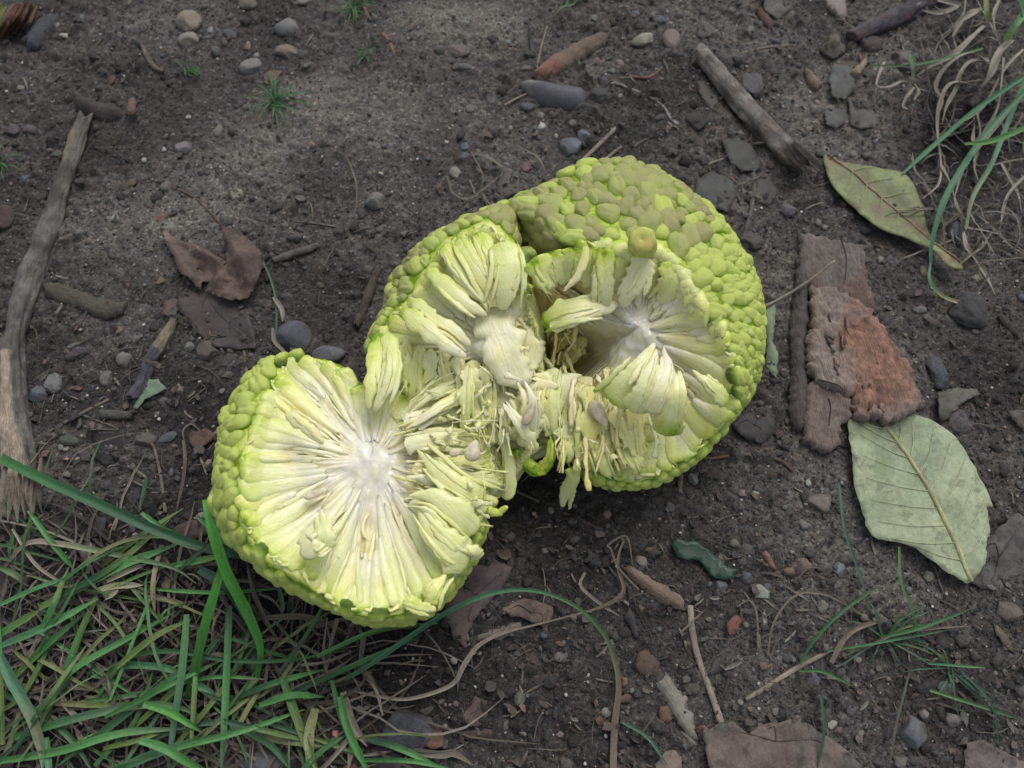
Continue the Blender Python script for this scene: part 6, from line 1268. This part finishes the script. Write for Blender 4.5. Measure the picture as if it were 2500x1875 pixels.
stone(2030,120,74,70,10,(120,112,94),(104,92,78),.3,label='rough tan grey lump of dried mud left of the corner stick',name='mud_lump',cat='mud lump',lump=.45,mat=CLODM)
stone(2205,150,60,70,0,(98,84,82),(112,96,90),.3,label='crumpled brown lump under the corner stick',name='dried_lump',cat='dried lump',lump=.5,mat=LEAFM)
for (x, y, a, b, c, lab) in [(2125,110,70,60,(92,78,76),'reddish brown crumbly lump at the corner stick foot'), (1835,215,70,90,(104,98,96),'broad mauve grey clod right of the straight stick'),
    (1700,300,60,50,(80,74,70),'dark crumbly clod left of the straight stick'), (1560,60,40,40,(92,84,80),'brown crumbly clod left of the dark grey stone'), (2360,760,110,90,(84,80,78),'wide crumbly dark clod above the ragged leaf curl'),
    (2285,905,50,90,(88,90,92),'tall slate grey clod right of the bark slab'), (2340,1030,70,50,(98,92,88),'brown clod over the large leaf upper edge'), (1830,590,60,50,(96,88,84),'brown clod against the right fruit edge')]:
    stone(x, y, a, b, 0, c, None, .35, label=lab, name='clod', cat='clod', lump=.42, mat=CLODM, flat=.5, sink=.35)

# ------------------------------------------------------------------ grass
G1 = (54,116,52); G2 = (78,144,72); BR = (70,158,36); BL_ = (66,122,86); OL = (98,124,54); TN = (160,142,114); TD = (130,112,90)
def tuft(x, y, label, name='grass_tuft', cat='grass tuft', group=None): return empty(name, WG(x, y)[0], label, cat, group)
ta = tuft(200, 1420, 'flattened grass clump spreading from a pale node at the left, below the long stick')
tb = tuft(430, 1800, 'dense dark green grass clump filling the bottom left corner')
tc_ = tuft(630, 1660, 'pair of bright green grass blades crossing in front of the left half')
td = tuft(720, 1800, 'grass clump at the bottom, right of the densest clump')
blade([(0,1118,16),(100,1168,18),(250,1235,17),(400,1302,13),(520,1342,8),(645,1362,4)], 24, [G1, (40,92,58), (40,88,52)], None, 'grass_strand', label='long dark green blade reaching from the left edge under the left half', cat='grass blade', wprof=(1,1,1,1,.8))
blade([(498,1220,34),(518,1290,36),(556,1400,30),(605,1495,20),(636,1580,12),(628,1655,4)], 27, [(70,160,44), BR, (54,128,40)], tc_, wprof=(.3,.9,1,1,.7,.4), fold=.35)
blade([(545,1375,26),(522,1460,24),(492,1570,16),(462,1705,4)], 25, [BR, (52,124,34), (40,96,36)], tc_, wprof=(.6,1,1,.9,.8), fold=.35)
hand = [
 (ta, [(70,1245,10),(130,1328,9),(192,1402,4)], 15, [G2, G1]), (ta, [(0,1476,6),(100,1432,8),(192,1406,5)], 13, [G2, BL_]),
 (ta, [(0,1550,8),(95,1490,8)], 22, [G1, OL]), (ta, [(95,1485,8),(200,1432,8),(300,1380,9),(440,1325,6)], 24, [OL, (80,118,70), G2, BL_]),
 (ta, [(0,1578,10),(110,1530,12),(240,1462,7)], 20, [BL_, G2]), (ta, [(36,1652,4),(120,1570,8),(210,1495,5)], 19, [OL, G1, G1]),
 (ta, [(235,1460,6),(200,1540,5),(160,1640,5),(100,1770,3)], 20, [OL, G1, (50,96,64)]), (ta, [(0,1385,9),(40,1405,8),(70,1432,3)], 16, [G1, (150,140,80)]),
 (ta, [(150,1420,7),(260,1340,10),(360,1310,9),(460,1322,6)], 11, [TD, (120,130,84), (96,118,70)]), (ta, [(10,1385,4),(70,1326,8),(160,1330,9),(300,1358,8),(420,1385,8),(480,1425,6)], 15, [(150,84,60), TN, (112,130,92), (90,118,78), (84,104,66)]),
 (ta, [(345,1252,7),(400,1290,7),(470,1318,5)], 13, [G2, G1]), (ta, [(395,1330,5),(375,1420,8),(378,1500,5)], 15, [TD, (166,140,72), (172,136,62)]),
 (ta, [(250,1450,8),(330,1410,7),(440,1370,6)], 9, [OL, G1]), (ta, [(30,1290,5),(90,1380,6),(180,1440,6)], 9, [TN, TD]),
 (tb, [(0,1600,14),(32,1665,14),(75,1745,12),(100,1820,9),(105,1890,8)], 28, [BL_, BL_, (120,128,96), (84,112,96)]), (tb, [(100,1785,6),(165,1650,9),(300,1565,9),(430,1492,7)], 17, [(54,100,66), G2, G1]),
 (tb, [(456,1500,12),(447,1620,12),(430,1740,10),(408,1890,8)], 20, [G2, (74,120,88), (60,104,76)]), (tb, [(560,1480,11),(556,1600,12),(550,1740,10),(540,1890,8)], 20, [(58,108,74), G2, (50,100,62)]),
 (tb, [(36,1800,7),(190,1752,9),(340,1722,9),(440,1728,8),(498,1760,5)], 20, [G1, (70,114,78), (96,124,84), G1]), (tb, [(0,1858,8),(150,1832,9),(300,1790,9),(455,1778,7)], 20, [G1, G2, (104,128,100)]),
 (tb, [(250,1895,9),(380,1840,11),(520,1800,9),(565,1782,7)], 22, [G1, BL_, G1]), (tb, [(350,1718,16),(420,1742,14),(495,1788,9)], 18, [(76,140,60), BR, (44,100,40)]),
 (tb, [(342,1808,18),(400,1826,18),(462,1862,14),(525,1895,8)], 20, [(84,150,84), (70,140,60), G1]), (tb, [(240,1700,4),(310,1610,9),(420,1590,10),(560,1612,10),(700,1612,8),(842,1588,5)], 12, [G1, (38,84,46), G1]),
 (tb, [(258,1650,4),(300,1625,8),(400,1630,8),(470,1660,5)], 18, [G1, BL_, G1]), (tb, [(470,1665,8),(510,1690,8),(535,1720,5)], 20, [BL_, (90,130,110)]),
 (tb, [(455,1630,7),(360,1700,9),(260,1780,8),(140,1870,6)], 20, [G1, (52,98,60), G1]), (tb, [(110,1715,5),(260,1722,6),(400,1712,6)], 14, [(140,110,60), OL, G1]),
 (tb, [(530,1560,6),(470,1640,8),(410,1700,8),(280,1820,5)], 16, [G1, OL]), (tb, [(0,1740,6),(60,1690,6),(130,1560,6)], 14, [OL, G1]),
 (tb, [(0,1690,3),(80,1730,6),(170,1800,7),(230,1890,5)], 16, [G1, (50,90,50)]), (tb, [(60,1700,6),(30,1800,6),(0,1870,6)], 14, [TD, OL]),
 (tb, [(115,1800,8),(118,1850,8),(122,1900,7)], 18, [G2, (80,140,110)]), (tb, [(230,1870,6),(330,1760,7),(380,1620,6)], 13, [G1, (44,84,50)]),
 (tc_, [(485,1390,9),(555,1432,12),(600,1500,10),(632,1560,6)], 28, [(36,76,60), (38,84,66), (44,92,80)]), (tc_, [(550,1440,8),(590,1480,8),(610,1530,6)], 14, [(92,130,84), G1]),
 (tc_, [(480,1260,7),(560,1330,7),(640,1370,6),(700,1385,4)], 14, [G1, (44,88,64)]), (tc_, [(628,1655,5),(590,1700,6),(565,1770,5)], 18, [OL, (72,110,50), G1]),
 (tc_, [(632,1690,6),(600,1740,6),(575,1790,4)], 14, [(110,130,80), (150,150,90)]), (tc_, [(680,1430,5),(690,1480,6),(688,1500,4)], 12, [BL_, (90,120,90)]),
 (td, [(690,1655,9),(720,1740,9),(765,1860,7),(780,1900,6)], 22, [G1, OL, (96,120,60)]), (td, [(770,1730,9),(755,1800,8),(765,1900,6)], 26, [(120,126,60), (150,156,116), (60,104,70)]),
 (td, [(810,1660,6),(830,1740,7),(860,1830,5)], 14, [G1, (38,86,44)]), (td, [(830,1700,9),(850,1780,10),(900,1890,7)], 20, [(56,124,48), (60,130,50)]),
 (td, [(640,1800,6),(720,1810,7),(800,1822,5)], 20, [(112,116,72), (84,110,70)]), (td, [(570,1770,6),(660,1820,7),(720,1890,5)], 15, [G1, (36,84,48)]),
 (td, [(720,1900,8),(790,1830,7),(850,1790,5)], 14, [(48,96,50), G1]), (td, [(640,1700,5),(700,1640,7),(740,1560,6)], 10, [OL, (150,130,60)]),
]
for par, pts, w_, cols in hand: blade(pts, w_*.9, cols, par)
gr = random.Random(5)
for k in range(28):       # lesser blades of the same clumps
    par, bx = gr.choice([(ta, (0, 1380, 430, 1640)), (tb, (0, 1600, 600, 1880)), (tb, (0, 1640, 560, 1880)), (td, (600, 1600, 900, 1880))])
    x = gr.uniform(bx[0], bx[2]); y = gr.uniform(bx[1], bx[3]); a = gr.choice([-0.6, -0.35, -0.9, -1.3, 0.4, -0.1])+gr.gauss(0, .25); l = gr.uniform(150, 380); z0 = gr.uniform(2, 13)
    c = gr.choice([G1, G2, (38,82,46), OL, (48,90,60)])
    blade([(x, y, z0), (x+l*.5*math.cos(a), y+l*.5*math.sin(a)+gr.uniform(-14, 14), z0+gr.uniform(0, 4)), (x+l*math.cos(a), y+l*math.sin(a)+gr.uniform(-10, 30), z0*.5)], gr.uniform(8, 16), [c, c, gr.choice([c, G2, OL]), gr.choice([c, G2, (150,134,84)])], par)
for k in range(70):       # dead blades in the clumps
    par, bx = gr.choice([(ta, (30, 1260, 560, 1600)), (tc_, (420, 1430, 860, 1640)), (td, (560, 1450, 960, 1880)), (tb, (0, 1600, 560, 1880))])
    x = gr.uniform(bx[0], bx[2]); y = gr.uniform(bx[1], bx[3]); a = gr.uniform(0, 6.28); l = gr.uniform(60, 190); z0 = gr.uniform(1, 6)
    c = gr.choice([TN, TD, (112,94,76), (148,130,104), (96,76,62)])
    blade([(x, y, z0), (x+l*.5*math.cos(a)+gr.uniform(-18, 18), y+l*.5*math.sin(a)+gr.uniform(-18, 18), z0+gr.uniform(0, 3)), (x+l*math.cos(a), y+l*math.sin(a), z0*.4)], gr.uniform(5, 13), [c, TD], par, 'dead_blade', DRYM, twist=.6)
# pale sheaths of the left clump
for pts, w_ in (([(215,1400,6),(218,1370,7),(222,1325,4)], 9), ([(240,1440,7),(290,1430,8),(350,1428,5)], 16), ([(260,1420,8),(310,1395,8),(360,1375,5)], 14), ([(255,1460,7),(280,1440,8),(270,1415,6)], 20)):
    blade(pts, w_, [(150,152,112), (168,160,130)], ta, 'leaf_sheath', DRYM)
# the long arching blade and the long curled straw
blade([(842,1658,3),(900,1625,7),(1000,1555,14),(1100,1490,18),(1190,1452,19),(1270,1440,18),(1345,1452,15),(1420,1490,11),(1475,1550,7),(1500,1610,4),(1510,1680,3),(1500,1770,2),(1496,1890,2)], 12, [(60,116,80), (62,122,90), (58,116,84), (52,104,72), (60,100,40), (130,104,60), (128,108,84)], None, 'grass_strand', label='long dark green blade arching over the soil at the bottom, its end turning tan', cat='grass blade', wprof=(.9,1,1,.9,.7,.7,1,1.3,1.3), n=90)
blade([(860,1685,2),(930,1700,3),(990,1706,3),(1060,1690,3),(1110,1665,3),(1135,1620,5),(1170,1575,4),(1230,1545,3),(1310,1525,3),(1400,1502,3),(1460,1485,3),(1508,1462,4),(1524,1435,4),(1510,1390,3),(1512,1350,3),(1524,1320,2)], 9, [TN, (164,148,120), (150,130,104), (150,132,106), (120,100,78), TD], None, 'dry_straw', DRYM, label='long pale dry blade snaking across the soil under the arching green blade', cat='dry grass', wprof=(.7,1,1,1.2,1.3,1,.6,.5,.6,1.2,1,.5), n=100, twist=.5)
blade([(1560,1440,2),(1510,1385,4),(1492,1340,4),(1485,1330,3),(1530,1310,3),(1545,1380,3),(1555,1388,2)], 5, [TD, (120,104,84)], None, 'dry_straw', DRYM, label='thin kinked dry blade above the pale split chip', cat='dry grass', n=60)
blade([(1428,1398,2),(1418,1430,3),(1460,1470,3),(1515,1505,2)], 8, [(148,134,110), TD], None, 'dry_straw', DRYM, label='short hooked dry blade left of the long snaking one', cat='dry grass', n=40)
blade([(838,1690,4),(858,1760,4),(896,1822,3)], 20, [TN, (150,132,106)], None, 'dry_straw', DRYM, label='broad dry blade by the bottom grass, beside the maroon leaf', cat='dry grass')
blade([(855,1735,3),(862,1800,3),(850,1880,3)], 16, [(150,134,110), TN], None, 'dry_straw', DRYM, label='second broad dry blade reaching the bottom edge, by the maroon leaf', cat='dry grass')
blade([(985,1830,2),(1070,1842,3),(1110,1840,3),(1155,1868,2)], 17, [(134,124,106), TD], None, 'dry_straw', DRYM, label='dry blade below the fuzzy grey ball', cat='dry grass')
blade([(626,1510,3),(730,1505,5),(790,1520,4),(870,1560,2)], 14, [(142,118,90), (128,104,78)], None, 'dry_straw', DRYM, label='dry brown blade just under the bottom of the left half', cat='dry grass')
blade([(1515,1760,2),(1580,1800,3),(1630,1870,2)], 8, [(60,110,90), (60,100,84)], None, 'grass_strand', label='thin blue green blade at the bottom, right of the arching blade', cat='grass blade')
blade([(448,1075,5),(452,1120,5),(446,1180,4),(430,1250,3)], 9, [(122,100,82), (104,86,70)], None, 'dry_straw', DRYM, label='bent brown dry blade left of the left half, hooked at its top', cat='dry grass')
blade([(500,1062,2),(470,1035,5),(448,1050,5),(450,1078,5)], 6, [(118,98,80), TD], None, 'dry_straw', DRYM, label='thin hook of dry grass over the folded reddish leaf', cat='dry grass')
blade([(358,1165,4),(352,1200,4),(340,1248,3)], 12, [(52,92,66), (40,80,50)], None, 'grass_strand', label='short dark green blade hanging from the short straw', cat='grass blade')
blade([(640,630,3),(665,690,4),(676,750,4),(672,860,3)], 8, [(60,100,76), (48,88,64)], None, 'grass_strand', label='narrow blue green blade above the dark blue grey stone', cat='grass blade')
blade([(668,725,5),(688,755,5),(690,785,4)], 13, [(150,132,106), (160,144,118)], None, 'dry_straw', DRYM, label='curled tan dry blade over the narrow blue green one', cat='dry grass')
blade([(666,800,5),(672,835,6),(705,868,7)], 11, [(140,120,94), (150,132,106)], None, 'dry_straw', DRYM, label='twisted tan dry blade on the dark blue grey stone', cat='dry grass')
# dry tangle left of the fruit top
for pts, w_, lab in [
 ([(1160,372,2),(1200,390,5),(1245,412,3)], 14, 'flat dry blade left of the angular blue grey stone'), ([(1072,455,3),(1090,430,5),(1105,470,4),(1140,485,3),(1180,460,4),(1225,425,3)], 7, 'looped dry blade round the beige pebble'),
 ([(1150,370,3),(1180,430,4),(1170,470,2)], 5, 'thin dry blade crossing the loop beside the beige pebble'), ([(1175,470,2),(1200,500,3),(1225,525,2)], 8, 'straight dry blade running down to the fruit upper lobe'),
 ([(1260,352,2),(1310,380,4),(1335,425,2)], 8, 'curved dry blade left of the angular blue grey stone, above the leaf scrap'), ([(845,375,2),(868,440,3),(870,500,2),(862,530,1)], 5, 'thin upright dry stem left of the angular pale stone') ]:
    blade(pts, w_, [(124,110,90), (138,122,100)], None, 'dry_straw', DRYM, label=lab, cat='dry grass', twist=.5)
# top right clump
tr = tuft(2440, 180, 'large clump of green blades and curled dead grass in the top right corner')
for pts, w_, c in [
 ([(2205,422,4),(2280,355,8),(2380,270,12),(2510,180,14)], 15, [BL_, (60,124,90)]), ([(2272,645,3),(2275,590,8),(2305,490,14),(2355,400,18),(2420,310,20),(2510,215,20)], 17, [(78,132,104), BL_, (62,120,88)]),
 ([(2272,640,3),(2268,680,4),(2290,715,4),(2330,735,3),(2360,735,2),(2392,712,2)], 11, [BL_, G1, (176,148,60), TD]), ([(2355,352,24),(2420,345,26),(2510,310,26)], 17, [(66,128,36), (60,120,40)]),
 ([(2358,560,4),(2375,480,9),(2420,400,12),(2460,300,14),(2510,180,14)], 15, [(130,140,100), (76,126,96), BL_]), ([(2222,130,8),(2228,165,8),(2228,195,5)], 14, [G1, (70,110,60), (160,150,120)]),
 ([(2120,160,3),(2220,160,6),(2320,140,9),(2400,118,8)], 9, [(40,76,40), G1, (80,120,50)]), ([(2510,20,20),(2480,60,18),(2455,98,14)], 22, [G2, (90,120,60)]), ([(2480,-10,22),(2500,20,20),(2510,60,18)], 26, [(60,120,80), G2]),
 ([(2405,-10,12),(2408,25,12),(2412,55,9)], 16, [(110,112,60), OL])]:
    blade(pts, w_, c, tr, wprof=(.5,1,1,1,.9) )
for pts, w_ in [
 ([(2470,95,12),(2440,130,11),(2420,175,9),(2395,215,5)], 20), ([(2405,62,8),(2380,85,8),(2330,130,7),(2270,160,6),(2240,185,3)], 15), ([(2400,20,8),(2350,45,9),(2325,90,5)], 16),
 ([(2160,150,3),(2145,180,5),(2140,210,6),(2170,212,6),(2200,198,5),(2225,200,4)], 8), ([(2232,205,5),(2242,225,5),(2232,245,4)], 9), ([(2232,210,5),(2215,235,5),(2206,258,4),(2218,268,2)], 8),
 ([(2415,145,8),(2370,150,9),(2345,180,9),(2335,215,8),(2310,260,6),(2300,300,4)], 11), ([(2420,160,8),(2380,130,10),(2340,140,10),(2300,175,8),(2284,215,6),(2300,245,6),(2285,290,5),(2290,360,4)], 10),
 ([(2400,215,7),(2340,200,9),(2310,215,8),(2290,270,6),(2288,330,5),(2296,400,4),(2290,450,3),(2252,485,2)], 10), ([(2296,400,4),(2320,450,4),(2335,500,3),(2360,540,2)], 8),
 ([(2450,140,10),(2435,260,9),(2400,330,7),(2380,400,5),(2388,440,3)], 9), ([(2480,250,9),(2440,300,8),(2360,400,6),(2330,480,4)], 8), ([(2350,560,3),(2360,600,4),(2390,640,3),(2430,720,2)], 9),
 ([(2290,0,6),(2340,12,8),(2300,30,6),(2250,25,4)], 12), ([(2440,0,9),(2425,40,8),(2430,80,7),(2440,110,5)], 9), ([(2500,120,9),(2450,170,8),(2400,260,6),(2350,300,4)], 8), ([(2385,275,6),(2392,330,6),(2375,340,5),(2380,290,5)], 10),
 ([(2180,60,2),(2200,30,5),(2250,5,5)], 8), ([(2510,420,6),(2460,480,5),(2440,560,3)], 7), ([(2445,400,4),(2480,460,4),(2495,520,2)], 7)]:
    blade(pts, w_*1.3, [(178,164,138), (156,142,116), (182,168,144)], tr, 'dead_blade', DRYM, twist=.7)
# small tufts
def fine_tuft(x, y, r_, n, label, w_=(3.5, 6), cols=(G1, (56,104,62), (70,110,60)), lift=5, seed=1):
    q = random.Random(seed); t_ = tuft(x, y, label)
    for k in range(n):
        a = q.uniform(0, 6.28); l = r_*q.uniform(.45, 1.1); h = q.uniform(1, lift)
        blade([(x+q.uniform(-12, 12), y+q.uniform(-12, 12), 0), (x+l*.55*math.cos(a), y+l*.5*math.sin(a)-8, h), (x+l*math.cos(a), y+l*.8*math.sin(a), h*.5)], q.uniform(*w_), [q.choice(cols), q.choice(cols)], t_, n=14)
    return t_
fine_tuft(668, 248, 90, 34, 'small tuft of fine green grass above the upper left soil patch', seed=2)
fine_tuft(452, 172, 46, 12, 'sparse green grass sprig above the dark clod', seed=3)
fine_tuft(862, 18, 80, 22, 'fine green grass tuft at the top edge', seed=4)
fine_tuft(-5, 400, 60, 12, 'thin green blades at the left edge beside the long stick', seed=5)
fine_tuft(888, 140, 44, 10, 'faint green moss sprig left of the orange brown twig', seed=9, w_=(2, 4))
fine_tuft(1395, 5, 60, 6, 'two or three green blades at the top edge', seed=6, w_=(6, 12))
fine_tuft(2160, 1560, 150, 16, 'sparse thin grass plant in the lower right soil', seed=7, w_=(4, 7), cols=((58,98,62), (50,90,66), (86,112,54), (62,104,88)))
fine_tuft(2320, 1640, 140, 12, 'thin grass plant at the right above the flat stone', seed=8, w_=(3, 7), cols=((58,98,62), (50,90,66), (86,112,54), (62,104,88)))
lr = tuft(2100, 1500, 'long wispy grass blades scattered over the lower right soil')
for pts, w_, c in [
 ([(2048,1180,5),(2062,1290,8),(2095,1390,6),(2128,1490,2)], 8, [(56,104,90), (54,100,80)]), ([(1952,1622,2),(1990,1560,6),(2060,1490,8),(2150,1430,4)], 8, [G1, (50,92,60)]),
 ([(2195,1335,6),(2200,1420,8),(2230,1500,6),(2248,1585,2)], 7, [(80,120,50), (56,100,80)]), ([(2150,1556,3),(2250,1532,7),(2380,1482,3)], 9, [G1, (40,82,44)]), ([(2020,1590,2),(2150,1568,5),(2330,1535,2)], 6, [G1, (56,96,80)]),
 ([(2265,1620,2),(2340,1625,4),(2405,1630,2)], 6, [(56,112,90), G2]), ([(1950,1638,2),(2010,1640,4),(2080,1675,2)], 7, [(50,100,40), G1]), ([(2270,1685,2),(2350,1710,4),(2500,1760,2)], 8, [(80,130,50), (40,84,60)]),
 ([(2005,1700,2),(2012,1780,4),(1995,1880,2)], 8, [(50,90,70), (44,86,62)]), ([(2340,1630,2),(2420,1720,4),(2440,1830,2)], 7, [(46,86,70), (40,80,60)]), ([(2220,1640,3),(2190,1760,4),(2172,1870,2)], 6, [(70,84,74), (90,90,76)])]:
    blade(pts, w_, c, lr)
for pts, w_, lab in [([(1875,1600,2),(1890,1520,5),(1940,1455,6),(2010,1450,6),(2090,1490,4),(2130,1520,2)], 5, 'thin arched dry stem in the lower right grass'), ([(2030,1618,2),(2060,1560,4),(2100,1530,4),(2150,1518,2)], 13, 'kinked tan dry blade in the lower right grass'),
    ([(2100,1590,2),(2180,1550,4),(2270,1535,4),(2375,1528,2)], 6, 'long thin pinkish dry stem pointing right in the lower right grass'), ([(1800,1480,1),(1830,1465,3),(1848,1500,3),(1850,1600,1)], 5, 'thin curled root below the pale angular stone'),
    ([(1660,1545,2),(1720,1490,2)], 5, 'dark short stem across the jointed straw') ]:
    blade(pts, w_, [(140,122,100), (126,108,88)], None, 'dry_stalk', DRYM, label=lab, cat='dry grass', twist=.3)
for k, (x, y, l, a, lab) in enumerate([(1790,1625,46,-25,'small white wood splinter below the orange curled scrap'), (1852,1560,34,80,'upright pale splinter of wood left of the grey stone') , (2110,1722,30,-50,'small pale splinter near the thin grass'), (1745,1460,22,0,'tiny pale splinter left of the pale angular stone'), (145,755,28,-50,'tiny white splinter under the flat bark strip'), (180,842,34,-20,'white wood sliver right of the long stick'), (1405,1757,14,0,'tiny white sliver near the bottom centre')]):
    c, s_ = math.cos(rad(a)), math.sin(rad(a))
    blade([(x-l/2*c, y-l/2*s_, 1), (x, y, 1.2), (x+l/2*c, y+l/2*s_, 1)], 9, [(186,180,160), (170,160,138)], None, 'wood_splinter', WOODM, label=lab, cat='splinter', fold=.5, wprof=(.4, 1, 1, .5), n=12)
print('tris', sum(len(o.data.polygons) for o in bpy.data.objects if o.type == 'MESH'), 'objects', len(bpy.data.objects))
